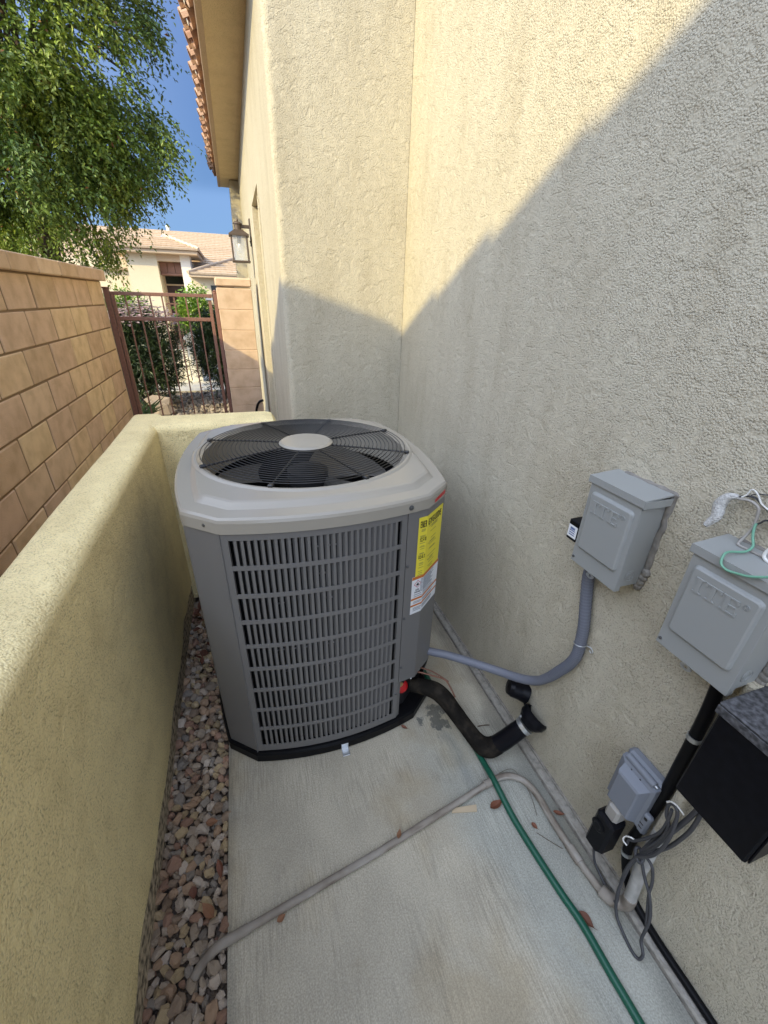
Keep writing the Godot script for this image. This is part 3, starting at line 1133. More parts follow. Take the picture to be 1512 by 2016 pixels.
func build_far_house() -> void:
	var h := thing("distant_house", "cream stucco house with brown tile roofs beyond the gate", "house")
	var m := MB.new()
	m.box(V(-9, -0.06, -30), V(-1.42, 2.9, -21.5))
	put("wall", m.done(), MT.far_wall, h)
	m = MB.new()
	m.box(V(-1.419, -0.06, -29), V(6.0, 2.36, -19.4))
	put("wall", m.done(), MT.far_wall, h)
	var roof := MB.new()
	roof.box(V(-9, 2.2, -30), V(6, 2.3, -22))
	var rf := put("roof", roof.done(), MT.far_tile[2], h)
	courses(rf, V(-9.5, 2.55, -21.3), V(6.5, 2.55, -21.3), V(6.5, 4.66, -28), V(-9.5, 4.66, -28), 22, V(0, 0.95, 0.3), MT.far_tile)
	# entry block
	m = MB.new()
	m.box(V(-1.745, -0.06, -20.9), V(-1.40, 3.04, -20.0))
	put("entry_column", m.done(), MT.far_white, h)
	m = MB.new()
	m.box(V(-3.6, -0.06, -20.9), V(-2.56, 3.04, -20.0))
	put("wall", m.done(), MT.far_wall, h)
	m = MB.new()
	m.box(V(-2.56, 2.82, -20.9), V(-1.745, 3.04, -20.02))
	put("header", m.done(), MT.far_trim, h)
	for k in 3:
		m = MB.new()
		m.box(V(-2.555 + 0.272 * k, 2.44, -20.5), V(-2.555 + 0.272 * k + 0.262, 2.815, -20.4), 0.01)
		piece("brown_panel", m.done(), MT.brown_panel, h)
	m = MB.new()
	m.box(V(-2.56, 2.36, -20.85), V(-1.745, 2.44, -20.35), 0.01)
	put("lintel", m.done(), MT.brown_panel, h)
	m = MB.new()
	m.box(V(-2.50, 0.0, -21.1), V(-1.75, 2.02, -21.0))
	put("door", m.done(), MT.dark_door, h)
	m = MB.new()
	m.box(V(-2.50, 2.08, -21.1), V(-1.75, 2.36, -21.05))
	var wn := put("window", m.done(), MT.window_dark, h)
	m = MB.new()
	m.box(V(-2.54, 2.02, -21.04), V(-1.746, 2.08, -20.95), 0.01)
	m.box(V(-2.56, 0.0, -21.04), V(-2.50, 2.36, -20.95), 0.01)
	put("frame", m.done(), MT.far_trim, wn)
	m = MB.new()   # entry eave
	m.box(V(-4.2, 3.041, -22.5), V(-1.07, 3.19, -19.6), 0.02)
	put("entry_eave", m.done(), MT.far_trim, h)
	m = MB.new()
	m.box(V(-4.0, 3.15, -22.4), V(-1.3, 3.25, -20))
	var er := put("entry_roof", m.done(), MT.far_tile[0], h)
	courses(er, V(-4.3, 3.2, -19.5), V(-1.0, 3.2, -19.5), V(-2.3, 3.72, -21.2), V(-4.3, 3.72, -21.2), 6, V(0, 0.95, 0.3), MT.far_tile)
	courses(er, V(-1.0, 3.2, -19.5), V(-1.0, 3.2, -23.5), V(-2.3, 3.72, -23.5), V(-2.3, 3.72, -21.2), 6, V(0.37, 0.92, 0), MT.far_tile)
	m = MB.new()
	for k in 9:
		m.tube([V(-1.0 - 0.144 * k, 3.235 + 0.058 * k, -19.5 - 0.19 * k), V(-1.0 - 0.144 * (k + 1), 3.275 + 0.058 * (k + 1), -19.5 - 0.19 * (k + 1))], 0.055, 8)
	put("hip_tiles", m.done(), MT.far_tile[1], er)
	# wing
	m = MB.new()
	m.box(V(-1.45, 2.30, -21), V(4, 2.40, -19.0), 0.01)
	put("wing_eave", m.done(), MT.far_trim, h)
	m = MB.new()
	m.box(V(-1.2, 2.38, -21.4), V(4, 2.43, -19.3))
	var wr := put("wing_roof", m.done(), MT.far_tile[1], h)
	courses(wr, V(-1.46, 2.41, -18.95), V(4, 2.41, -18.95), V(4, 3.1, -21.4), V(0.35, 3.1, -21.4), 8, V(0, 0.95, 0.3), MT.far_tile)
	m = MB.new()
	m.tube([V(-1.46, 2.45, -18.95), V(-0.7, 2.75, -19.95), V(0.35, 3.15, -21.4)], 0.06, 8)
	put("hip_tiles", m.done(), MT.far_tile[2], wr)
	m = MB.new()
	m.box(V(-0.75, 0.9, -19.4), V(0.1, 2.05, -19.36))
	put("window", m.done(), MT.window_dark, h)
	m = MB.new()   # turbine-like roof vent, lying on the slope
	m.prism([Vector2(-2.75, 4.05), Vector2(-2.55, 4.22), Vector2(-2.2, 4.15), Vector2(-1.9, 3.9), Vector2(-1.9, 3.72), Vector2(-2.7, 3.72)], 0.8, Transform3D(Basis(), V(-0.2, 0, -26.0)))
	put("roof_vent", m.done(), MT.zinc, h)
	m = MB.new()
	m.tube([V(-2.75, 4.6, -27.9), V(-2.75, 4.86, -27.9)], 0.09, 8)
	put("vent_pipe", m.done(), MT.far_white, h)

	# small iron gate before the entry
	var g := thing("small_gate", "small pale iron gate in front of the distant entry", "gate")
	m = MB.new()
	for k in 5:
		m.box(V(-1.58 + 0.085 * k, 0.0, -12.51), V(-1.562 + 0.085 * k, 1.5, -12.49))
	put("bars", m.done(), MT.gate, g)
	m = MB.new()
	for y in [0.1, 1.25, 1.48]:
		m.box(V(-1.58, y, -12.525), V(-1.2, y + 0.03, -12.475))
	put("rails", m.done(), MT.gate, g)

	# white stucco post and the path
	var p := thing("garden_post", "short cream stucco post with a cap on the far path", "post")
	m = MB.new()
	m.box(V(-1.06, -0.06, -10.7), V(-0.84, 0.9, -10.4), 0.01)
	put("shaft", m.done(), MT.far_white, p)
	m = MB.new()
	m.box(V(-1.10, 0.84, -10.74), V(-0.80, 0.90, -10.36), 0.01)
	m.prism([Vector2(-1.10, 0.9), Vector2(-0.95, 1.0), Vector2(-0.80, 0.9)], 0.38, Transform3D(Basis(), V(0, 0, -10.74)))
	put("cap", m.done(), MT.far_white, p)
	m = MB.new()
	m.box(V(-3.2, -0.06, -10.75), V(-1.1, 0.62, -10.55), 0.01)
	tag(put("garden_wall", m.done(), MT.far_white), "low pale wall running left from the cream post", "wall")
	m = MB.new()
	m.box(V(-6, -0.1, -10.35), V(6, -0.03, -9.35))
	m.box(V(-1.3, -0.1, -20), V(-0.5, -0.028, -10.36))
	tag(put("path", m.done(), MT.path), "pale concrete path crossing behind the bushes", "path", "", "structure")
	m = MB.new()
	m.xf = Transform3D(Basis.from_scale(V(0.17, 0.17, 0.14)), V(-1.30, 0.10, -7.5))
	m.v.append_array(PackedVector3Array())
	var rk := stone_mesh(205)
	var rn := put("boulder", rk, MT.rock)
	rn.transform = Transform3D(Basis.from_euler(V(0.3, 0.8, 0.1)).scaled_local(V(0.21, 0.19, 0.18)), V(-1.30, 0.06, -7.4))
	tag(rn, "tan angular boulder on the gravel just behind the gate", "boulder")


# ---------------------------------------------------------------- plants
func leaf_mesh(l: float, w: float) -> ArrayMesh:
	var m := MB.new()
	var a := V(0, 0, 0)
	var b := V(0, -l * 0.12, l)
	var c := V(w / 2, 0.08 * l, l * 0.45)
	var d := V(-w / 2, 0.08 * l, l * 0.45)
	var e := V(0, 0, l * 0.5)
	for t in [[a, c, e], [c, b, e], [b, d, e], [d, a, e]]:
		m.ft(t[0], t[1], t[2], Vector3.UP)
	return m.done()


func scatter(called: String, parent: Node3D, mesh: Mesh, mt: Material, list: Array) -> MultiMeshInstance3D:
	var mm := MultiMesh.new()
	mm.transform_format = MultiMesh.TRANSFORM_3D
	mm.use_colors = true
	mm.mesh = mesh
	mm.instance_count = list.size()
	for i in list.size():
		mm.set_instance_transform(i, list[i][0])
		mm.set_instance_color(i, list[i][1])
	var o := MultiMeshInstance3D.new()
	o.name = called
	o.multimesh = mm
	o.material_override = mt
	o.set_meta("kind", "stuff")
	parent.add_child(o, true)
	return o


func aim(dir: Vector3, roll: float, s: float) -> Basis:
	var f := dir.normalized()
	var side := f.cross(Vector3.UP if absf(f.y) < 0.95 else Vector3.RIGHT).normalized()
	var up := side.cross(f)
	var b := Basis(side, up, f).rotated(f, roll)
	return b.scaled_local(Vector3.ONE * s)


func bush(o: Node3D, c: Vector3, r: Vector3, twigs: int, per: int, mesh: Mesh, tones: Array, back: Color, wood: Material, droop := 0.0) -> void:
	var list := []
	var st := MB.new()
	for i in 9:
		var d := Vector3(rng.randf_range(-0.7, 0.7), rng.randf_range(-0.1, 0.75), rng.randf_range(-0.7, 0.7)) * r
		st.tube([V(c.x + d.x * 0.12, -0.06, c.z + d.z * 0.12), V(c.x + d.x * 0.4, c.y - r.y * 0.35, c.z + d.z * 0.4), c + d], [0.014, 0.010, 0.004], 5, 3)
	put("stems", st.done(), wood, o)
	for i in twigs:
		var d := Vector3(rng.randfn(), rng.randfn(), rng.randfn()).normalized()
		var k := pow(rng.randf(), 0.45) * rng.randf_range(0.85, 1.06)
		var base := c + d * r * k * 0.9
		if base.y < 0.05:
			continue
		var dir := (d + Vector3(0, 0.8 - droop, 0) + Vector3(rng.randfn(), rng.randfn(), rng.randfn()) * 0.3).normalized()
		var tone: Color = tones[rng.randi() % tones.size()]
		for j in per:
			var ld := (dir * 0.7 + Vector3(rng.randfn(), rng.randfn() * 0.7, rng.randfn())).normalized()
			list.append([Transform3D(aim(ld, rng.randf_range(-0.6, 0.6), rng.randf_range(0.7, 1.2)), base + dir * 0.022 * j), tone * rng.randf_range(0.8, 1.2)])
	scatter("foliage", o, mesh, leaf_mat(back), list)


func build_trees() -> void:
	# the big tree left of the gate
	var t := thing("shade_tree", "large drooping broadleaf tree behind the block wall", "tree")
	var c := V(-2.4, 4.15, -8.0)
	var rad := V(1.85, 2.85, 1.5)
	var wood := MB.new()
	wood.tube([V(-2.5, -0.1, -8.1), V(-2.55, 1.0, -8.0), V(-2.4, 2.2, -8.1), V(-2.45, 3.4, -8.1)], [0.16, 0.14, 0.12, 0.08], 10, 4)
	put("trunk", wood.done(), MT.bark, t)
	var limbs := []
	for i in 46:
		var d := Vector3(rng.randfn(), rng.randfn() * 0.8 + 0.1, rng.randfn()).normalized()
		limbs.append(c + d * rad * rng.randf_range(0.62, 0.96))
	wood = MB.new()
	for l in limbs:
		var mid: Vector3 = c.lerp(l, 0.5) + V(0, 0.25, 0)
		wood.tube([V(-2.43, 2.4 + rng.randf() * 1.2, -8.1), mid, l], [0.05, 0.028, 0.008], 5, 4)
	put("branches", wood.done(), MT.bark, t)
	var tones := [Color(0.17, 0.25, 0.035), Color(0.22, 0.30, 0.04), Color(0.13, 0.20, 0.04), Color(0.28, 0.34, 0.05), Color(0.10, 0.165, 0.04), Color(0.30, 0.33, 0.055)]
	var list := []
	# lobes on the crown, each a ball of leafy clumps with gaps between
	var clumps := []
	var lobes := [[V(-0.98, 4.75, -7.7), 0.52], [V(-0.92, 3.35, -7.6), 0.48], [V(-1.25, 4.05, -7.3), 0.6], [V(-1.5, 2.65, -7.4), 0.62], [V(-1.7, 5.4, -7.4), 0.7]]
	for i in 34:
		var d := Vector3(rng.randfn(), rng.randfn(), rng.randfn() + 0.6).normalized()
		lobes.append([c + d * rad * rng.randf_range(0.55, 0.82), rng.randf_range(0.45, 0.75)])
	for lb in lobes:
		var tone: Color = tones[rng.randi() % tones.size()]
		for i in 15:
			var d := Vector3(rng.randfn(), rng.randfn() + 0.25, rng.randfn()).normalized()
			clumps.append([lb[0] + d * lb[1] * rng.randf_range(0.6, 1.0), rng.randf_range(0.15, 0.30), tone.lerp(tones[rng.randi() % tones.size()], 0.4)])
	for cl in clumps:
		var n := int(900.0 * cl[1] * cl[1])
		for i in n:
			var p: Vector3 = cl[0] + Vector3(rng.randfn(), rng.randfn() * 1.1, rng.randfn()) * cl[1] * 0.5
			var out := (p - c).normalized()
			var dir := (out * 0.75 + V(0, -0.75, 0) + Vector3(rng.randfn(), rng.randfn(), rng.randfn()) * 0.28).normalized()
			var per := rng.randi_range(4, 8)
			for j in per:
				var ld := (dir * 0.8 + Vector3(rng.randfn(), rng.randfn() * 0.5, rng.randfn()) * 0.8).normalized()
				var tone: Color = cl[2]
				if rng.randf() < 0.008:
					tone = Color(0.2, 0.09, 0.03)
				list.append([Transform3D(aim(ld, rng.randf_range(-1.0, 1.0), rng.randf_range(0.75, 1.25)), p + dir * 0.036 * j), tone * rng.randf_range(0.75, 1.25)])
	scatter("crown", t, leaf_mesh(0.060, 0.029), leaf_mat(Color(0.40, 0.48, 0.09)), list)

	var long_leaf := leaf_mesh(0.10, 0.02)
	var dark := [Color(0.03, 0.055, 0.02), Color(0.04, 0.07, 0.022), Color(0.025, 0.045, 0.02), Color(0.05, 0.085, 0.03)]
	var o := thing("flowering_bush", "dark oleander bush with pale pink flowers just behind the gate", "bush")
	bush(o, V(-1.55, 0.72, -8.0), V(0.72, 0.74, 0.55), 1500, 10, long_leaf, dark, Color(0.1, 0.14, 0.04), MT.bark)
	var fl := []
	for i in 420:
		var a := rng.randf() * TAU
		var k := sqrt(rng.randf())
		var p := V(-1.36 + cos(a) * 0.5 * k, 1.46 + 0.08 * (1 - k) + rng.randfn() * 0.05 - 0.12 * k * k, -7.75 + sin(a) * 0.45 * k)
		for j in 5:
			fl.append([Transform3D(aim(V(cos(TAU * j / 5), 0.5, sin(TAU * j / 5)), 0.2, rng.randf_range(0.8, 1.2)), p), Color(0.75, 0.62, 0.66) * rng.randf_range(0.85, 1.1)])
	scatter("flowers", o, leaf_mesh(0.036, 0.03), leaf_mat(Color(0.3, 0.25, 0.25)), fl)
	o = thing("dark_bush", "dark green bush to the right of the far path, behind the latch post", "bush")
	bush(o, V(-0.36, 0.78, -8.5), V(0.42, 0.68, 0.4), 900, 10, long_leaf, dark, Color(0.1, 0.14, 0.04), MT.bark)
	var bright := [Color(0.24, 0.38, 0.05), Color(0.30, 0.44, 0.07), Color(0.20, 0.33, 0.05)]
	o = thing("bright_bush", "bright green leafy bush in sun before the distant house", "bush")
	bush(o, V(-0.82, 1.25, -11.4), V(0.46, 0.62, 0.4), 420, 9, leaf_mesh(0.085, 0.045), bright, Color(0.3, 0.4, 0.08), MT.bark)
	o = thing("bright_bush", "bright green bush behind the flowering bush, left of the small gate", "bush")
	bush(o, V(-2.2, 1.25, -11.0), V(0.55, 0.55, 0.4), 380, 9, leaf_mesh(0.085, 0.045), bright, Color(0.3, 0.4, 0.08), MT.bark)
	o = thing("strappy_plant", "strappy green plant on the ground beside the left gate post", "plant")
	var bl := []
	for i in 60:
		var a := rng.randf() * TAU
		bl.append([Transform3D(aim(V(cos(a), rng.randf_range(0.5, 1.6), sin(a)), 0.0, rng.randf_range(0.7, 1.3)), V(-1.42 + rng.randfn() * 0.05, 0.08, -6.6 + rng.randfn() * 0.05)), Color(0.09, 0.14, 0.05) * rng.randf_range(0.7, 1.3)])
	scatter("blades", o, leaf_mesh(0.36, 0.018), leaf_mat(Color(0.15, 0.2, 0.06)), bl)
	# gravel and leaf litter behind the gate
	var gl := []
	for i in 2600:
		var r := rng.randf_range(0.012, 0.045)
		gl.append([Transform3D(Basis.from_euler(V(rng.randf() * 3, rng.randf() * 3, rng.randf() * 3)).scaled_local(V(r * 1.2, r * 0.7, r)), V(rng.randf_range(-2.4, 0.2), -0.055 + r * 0.3, rng.randf_range(-9.3, -4.5))), Color(0.30, 0.25, 0.2) * rng.randf_range(0.55, 1.3)])
	var gs := MultiMesh.new()
	gs.transform_format = MultiMesh.TRANSFORM_3D
	gs.use_colors = true
	gs.mesh = stone_mesh(140)
	gs.instance_count = gl.size()
	for i in gl.size():
		gs.set_instance_transform(i, gl[i][0])
		gs.set_instance_color(i, gl[i][1])
	var gi := MultiMeshInstance3D.new()
	gi.name = "yard_gravel"
	gi.multimesh = gs
	var gm := StandardMaterial3D.new()
	gm.vertex_color_use_as_albedo = true
	gm.roughness = 0.9
	gi.material_override = gm
	add_child(gi)
	tag(gi, "dark loose gravel covering the yard behind the gate", "gravel", "", "stuff")


# ---------------------------------------------------------------- air conditioner
const ACX := 0.215
const ACZ := -1.648


func arc_pt(side: int, u: float, off := 0.0) -> Vector2:   # point on a bulged side, relative to the middle
	var a: float = [0.335, 0.415, 0.335, 0.415][side]
	var d: float = [0.505, 0.44, 0.505, 0.44][side] - off
	var b: float = [0.045, 0.05, 0.045, 0.05][side]
	var w := d + b * (1.0 - (u / a) * (u / a))
	match side:
		0: return Vector2(u, w)
		1: return Vector2(w, -u)
		2: return Vector2(-u, -w)
		_: return Vector2(-w, u)


func outline(off: float, y: float) -> Array:
	var o := []
	for s in 4:
		var a: float = [0.335, 0.415, 0.335, 0.415][s]
		for k in 15:
			o.append(arc_pt(s, lerpf(-a, a, k / 14.0)))
		var p: Vector2 = o[-1]
		var q := arc_pt((s + 1) % 4, -[0.335, 0.415, 0.335, 0.415][(s + 1) % 4])
		for k in [0.25, 0.5, 0.75]:
			o.append(p.lerp(q, k))
	var out := []
	for p in o:
		var w: Vector2 = p * (1.0 - off / p.length())
		out.append(V(w.x, y, w.y))
	return out


func circle(like: Array, r: float, y: float) -> Array:
	var o := []
	for p in like:
		var a := atan2(p.z, p.x)
		o.append(V(cos(a) * r, y, sin(a) * r))
	return o


func grille(parent: Node3D, side: int, u0: float, u1: float, slots: int) -> void:
	var y0 := 0.058
	var y1 := 1.074
	var g := Node3D.new()
	g.name = "louver_panel" if not parent.has_node("louver_panel") else "louver_panel_%03d" % side
	parent.add_child(g, true)
	var path := func(a: float, b: float, n: int, off: float) -> Array:
		var p := []
		for k in n + 1:
			var q := arc_pt(side, lerpf(a, b, float(k) / n), off)
			p.append(q)
		return p
	var m := MB.new()
	var edge := 0.02
	# strips run with their outside on the left seen from above (x right, z down): reversed order
	var rev := func(p: Array) -> Array:
		p.reverse()
		return p
	m.strip(rev.call(path.call(u0, u0 + edge, 2, 0.0)), y0, y1, 0.012)
	put("panel_edge", m.done(), MT.ac, g)
	m = MB.new()
	m.strip(rev.call(path.call(u1 - edge, u1, 2, 0.0)), y0, y1, 0.012)
	put("panel_edge", m.done(), MT.ac, g)
	var rows := 9
	var top := 1.052
	var bot := 0.092
	var pitch := (top - bot + 0.016) / rows
	for i in rows + 1:
		var b0 := bot - 0.016 + pitch * i
		var b1 := b0 + 0.016
		if i == 0: b0 = y0
		if i == rows: b1 = y1
		m = MB.new()
		m.strip(rev.call(path.call(u0 + edge, u1 - edge, 22, 0.0005)), b0, b1, 0.004)
		piece("band", m.done(), MT.ac, g)
	# louvre: face strip and a blade that runs inwards and away
	var sp := (u1 - u0 - edge * 2) / slots
	m = MB.new()
	m.prism([Vector2(-0.0042, 0), Vector2(0.0042, 0), Vector2(0.0042, -0.002), Vector2(-0.003, -0.0025), Vector2(-0.0092, -0.0125), Vector2(-0.0104, -0.0118), Vector2(-0.0042, -0.002)], top - bot, Transform3D(Basis(Vector3(1, 0, 0), Vector3(0, 0, 1), Vector3(0, 1, 0)), V(0, bot, 0)))
	var lm := m.done()
	for k in range(1, slots):
		var u := u0 + edge + sp * k
		var p := arc_pt(side, u, 0.0015)
		var q := arc_pt(side, u + 0.001, 0.0015)
		var tx := Vector3(q.x - p.x, 0, q.y - p.y).normalized()
		var out := tx.cross(Vector3.UP)
		if out.dot(V(p.x, 0, p.y)) < 0: out = -out
		piece("slat", lm, MT.ac, g, Transform3D(Basis(tx, Vector3.UP, out), V(p.x, 0, p.y)))


func build_condenser() -> void:
	var ac := thing("air_conditioner", "large grey air conditioner condenser with round fan grille and louvred sides", "air conditioner", V(ACX, 0, ACZ))
	ac.rotation.y = 0.0
	var m := MB.new()
	# base pan
	var o0 := outline(-0.012, 0.006)
	var o1 := outline(-0.012, 0.042)
	var o2 := outline(-0.006, 0.052)
	var o3 := outline(0.06, 0.054)
	m.loft([o0, o1, o2, o3], [Vector3.ZERO, Vector3.ZERO, Vector3.UP])
	put("base_pan", m.done(), MT.black, ac)
	m = MB.new()
	for p in [V(-0.30, 0, 0.40), V(0.30, 0, 0.40), V(-0.30, 0, -0.40), V(0.30, 0, -0.40)]:
		m.box(p - V(0.04, 0, 0.04), p + V(0.04, 0.006, 0.04))
	put("foot_pads", m.done(), MT.black, ac)
	# hidden inside: dark coil that follows the sides
	m = MB.new()
	m.loft([outline(0.052, 0.054), outline(0.052, 1.08)], [Vector3.ZERO])
	put("coil", m.done(), MT.coil, ac)
	m = MB.new()
	for k in 26:   # shiny tubes added as glints, standing in for light through the coil
		var u := rng.randf_range(-0.24, 0.2)
		var p := arc_pt(0, u, 0.046)
		var y := 0.12 + 0.1065 * (rng.randi() % 9) + 0.012
		m.tube([V(p.x, y, p.y), V(p.x + 0.012, y + 0.004, p.y + 0.004), V(p.x + 0.024, y, p.y)], 0.0032, 6, 3)
	put("added_glints", m.done(), MT.steel, ac)
	grille(ac, 0, -0.335, 0.252, 28)
	grille(ac, 3, -0.33, 0.33, 32)
	grille(ac, 1, -0.20, 0.33, 26)
	grille(ac, 2, -0.335, 0.335, 30)
	# corner panels
	var corner := func(s: int, ua: float, ub: float) -> Array:
		var p := [arc_pt(s, ua)]
		var a: float = [0.335, 0.415, 0.335, 0.415][s]
		var b: float = [0.335, 0.415, 0.335, 0.415][(s + 1) % 4]
		for k in [0.35, 0.7, 1.0]:
			p.append(arc_pt(s, lerpf(ua, a, k)))
		for k in [0.0, 0.35, 0.7, 1.0]:
			p.append(arc_pt((s + 1) % 4, lerpf(-b, ub, k)))
		p.reverse()
		return p
	for cset in [[3, 0.333, -0.338], [1, 0.333, -0.338], [2, 0.338, -0.333]]:
		m = MB.new()
		m.strip(corner.call(cset[0], cset[1], cset[2]), 0.055, 1.078, 0.004)
		piece("corner_panel", m.done(), MT.ac, ac)
	# service panel with the valve opening below it
	m = MB.new()
	m.strip(corner.call(0, 0.255, -0.205), [0.056, 0.056, 0.056, 0.25, 0.262, 0.268, 0.272, 0.276], 1.078, 0.004)
	put("service_panel", m.done(), MT.ac, ac)
	m = MB.new()
	m.strip([Vector2(0.268, 0.512), Vector2(0.250, 0.522)], 0.056, 0.275, 0.02)
	put("panel_edge", m.done(), MT.ac, ac)
	# cap
	var pts := outline(0, 0)
	var R := [outline(-0.004, 1.076), outline(-0.004, 1.112), outline(-0.001, 1.121), outline(0.006, 1.127), outline(0.052, 1.131), outline(0.062, 1.138), outline(0.072, 1.1465), outline(0.082, 1.149), circle(pts, 0.436, 1.151), circle(pts, 0.428, 1.157), circle(pts, 0.420, 1.157), circle(pts, 0.412, 1.152), circle(pts, 0.401, 1.146), circle(pts, 0.401, 1.02)]
	var UPV := Vector3.UP
	m = MB.new()
	for i in R.size() - 1:
		var mm: int = R[i].size()
		for k in mm:
			var j := (k + 1) % mm
			var a: Vector3 = R[i][k]
			var b: Vector3 = R[i][j]
			var c: Vector3 = R[i + 1][j]
			var d: Vector3 = R[i + 1][k]
			var n0 := cap_normal(R, i, k)
			var n1 := cap_normal(R, i, j)
			m.tri(a, b, c, n0, n1, n1)
			m.tri(a, c, d, n0, n1, n0)
	var cap := put("top_cap", m.done(), MT.ac_cap, ac)
	for p in [arc_pt(0, -0.325, -0.0045) + Vector2(-0.05, -0.04), arc_pt(0, 0.262, -0.0048)]:
		m = MB.new()
		var dirv := V(p.x, 0, p.y).normalized() if p.x < 0 else V(0.1, 0, 1).normalized()
		m.lathe([Vector2(0.009, 0), Vector2(0.009, 0.0015), Vector2(0.0055, 0.002), Vector2(0.005, 0.005), Vector2(0, 0.0055)], Transform3D(aim(dirv, 0, 1) * Basis(Vector3.RIGHT, PI / 2), V(p.x, 1.096, p.y)), 12)
		piece("screw", m.done(), MT.screw, cap)
	# red sticker on the cap skirt, at the right chamfer
	var ca := arc_pt(0, 0.335, -0.006)
	var cb := arc_pt(1, -0.415, -0.006)
	m = MB.new()
	m.strip([ca.lerp(cb, 0.97), ca.lerp(cb, 0.30)], [1.086, 1.080], [1.103, 1.093], 0.001)
	put("red_sticker", m.done(), MT.red, cap)
	# fan guard
	var fg := Node3D.new()
	fg.name = "fan_guard"
	ac.add_child(fg, true)
	for k in 19:
		var r := 0.112 + 0.0163 * k
		var y := 1.166 + 0.012 * (1.0 - pow(r / 0.405, 2))
		m = MB.new()
		var ring := []
		for i in 72:
			ring.append(V(cos(TAU * i / 72) * r, y, sin(TAU * i / 72) * r))
		m.tube(ring, 0.0017, 5, 1, false, true)
		piece("wire_ring", m.done(), MT.wire, fg)
	m = MB.new()
	m.tube([V(0.095, 1.171, 0), V(0.25, 1.167, 0), V(0.408, 1.160, 0)], 0.0034, 6)
	m.box(V(0.400, 1.155, -0.009), V(0.424, 1.166, 0.009), 0.003)
	var sp := m.done()
	for k in 8:
		piece("spoke", sp, MT.wire, fg, Transform3D(Basis(Vector3.UP, TAU * (k + 0.46) / 8), Vector3.ZERO))
	m = MB.new()
	m.lathe([Vector2(0.108, 1.172), Vector2(0.108, 1.178), Vector2(0.098, 1.184), Vector2(0.0, 1.188)], Transform3D(), 40)
	put("hub_cover", m.done(), MT.ac_cap, fg)
	# fan below it
	var fan := Node3D.new()
	fan.name = "fan"
	ac.add_child(fan, true)
	for b in 3:
		m = MB.new()
		var a0 := TAU * b / 3 + 2.75
		for i in 8:
			for j in 5:
				var q := []
				for di in [0, 1]:
					for dj in [0, 1]:
						var r := lerpf(0.08, 0.375, (i + di) / 8.0)
						var sweep := lerpf(0.25, 0.62, (i + di) / 8.0)
						var aa: float = a0 + sweep * (j + dj) / 2.5 + 0.25 * (i + di) / 8.0
						var y: float = 1.035 - 0.075 * ((j + dj) / 5.0) + 0.02 * ((i + di) / 8.0)
						q.append(V(cos(aa) * r, y, sin(aa) * r))
				m.fq(q[0], q[1], q[3], q[2], UPV)
		piece("blade", m.done(), MT.blade, fan)
	m = MB.new()
	m.lathe([Vector2(0.085, 0.93), Vector2(0.085, 1.06), Vector2(0.0, 1.075)], Transform3D(), 24)
	put("fan_hub", m.done(), MT.ac_dark, fan)
	m = MB.new()
	m.lathe([Vector2(0.08, 0.74), Vector2(0.085, 0.76), Vector2(0.085, 0.92), Vector2(0.0, 0.93)], Transform3D(), 24)
	var motor := put("motor", m.done(), MT.ac_dark, ac)
	m = MB.new()
	m.box(V(-0.055, 0.93, 0.20), V(-0.02, 1.0, 0.205))
	m.box(V(0.02, 0.95, 0.20), V(0.037, 0.99, 0.205))
	put("white_label", m.done(), MT.white, motor)
	m = MB.new()
	m.lathe([Vector2(0.0, 0.6), Vector2(0.46, 0.6)], Transform3D(), 24)
	put("inner_deck", m.done(), MT.black, ac)

	# screws on the seam
	for y in [0.86, 0.62, 0.36, 0.215]:
		var p := arc_pt(0, 0.262 if y > 0.3 else 0.243, -0.001)
		m = MB.new()
		m.lathe([Vector2(0.006, 0), Vector2(0.005, 0.003), Vector2(0, 0.004)], Transform3D(Basis(Vector3.RIGHT, PI / 2), V(p.x, y, p.y)), 8)
		piece("screw", m.done(), MT.screw, ac)
	# hold-down clip on the slab
	m = MB.new()
	var zc := 0.505 + 0.045 + 0.012
	m.box(V(-0.004, 0.0005, zc + 0.002), V(0.026, 0.005, zc + 0.034), 0.001)
	m.box(V(-0.004, 0.0005, zc - 0.001), V(0.026, 0.034, zc + 0.003), 0.001)
	m.box(V(-0.004, 0.030, zc - 0.014), V(0.026, 0.034, zc - 0.0012), 0.001)
	put("hold_down_clip", m.done(), MT.zinc, ac)
	build_labels(ac)
	# valves in the opening
	m = MB.new()
	m.box(V(0.262, 0.055, 0.30), V(0.41, 0.31, 0.40))
	put("valve_recess", m.done(), MT.black, ac)
	m = MB.new()
	m.lathe([Vector2(0.03, 0), Vector2(0.03, 0.010), Vector2(0.02, 0.016), Vector2(0, 0.018)], Transform3D(Basis(Vector3.RIGHT, 1.1), V(0.295, 0.165, 0.455)), 16)
	put("red_cap", m.done(), MT.red, ac)
	m = MB.new()
	m.tube([V(0.285, 0.185, 0.40), V(0.287, 0.19, 0.47)], 0.013, 10)
	m.tube([V(0.305, 0.205, 0.40), V(0.308, 0.21, 0.46)], 0.012, 10)
	put("brass_valve", m.done(), MT.brass, ac)
	m = MB.new()
	m.box(V(0.331, 0.215, 0.47), V(0.336, 0.245, 0.475))
	put("white_tag", m.done(), MT.white, ac)
	m = MB.new()
	m.tube([V(0.28, 0.245, 0.44), V(0.35, 0.262, 0.48), V(0.42, 0.255, 0.52), V(0.47, 0.235, 0.545), V(0.49, 0.19, 0.60)], 0.0035, 6, 5)
	m.tube([V(0.36, 0.26, 0.45), V(0.42, 0.262, 0.50), V(0.478, 0.235, 0.55)], 0.003, 6, 5)
	put("copper_line", m.done(), MT.copper, ac)


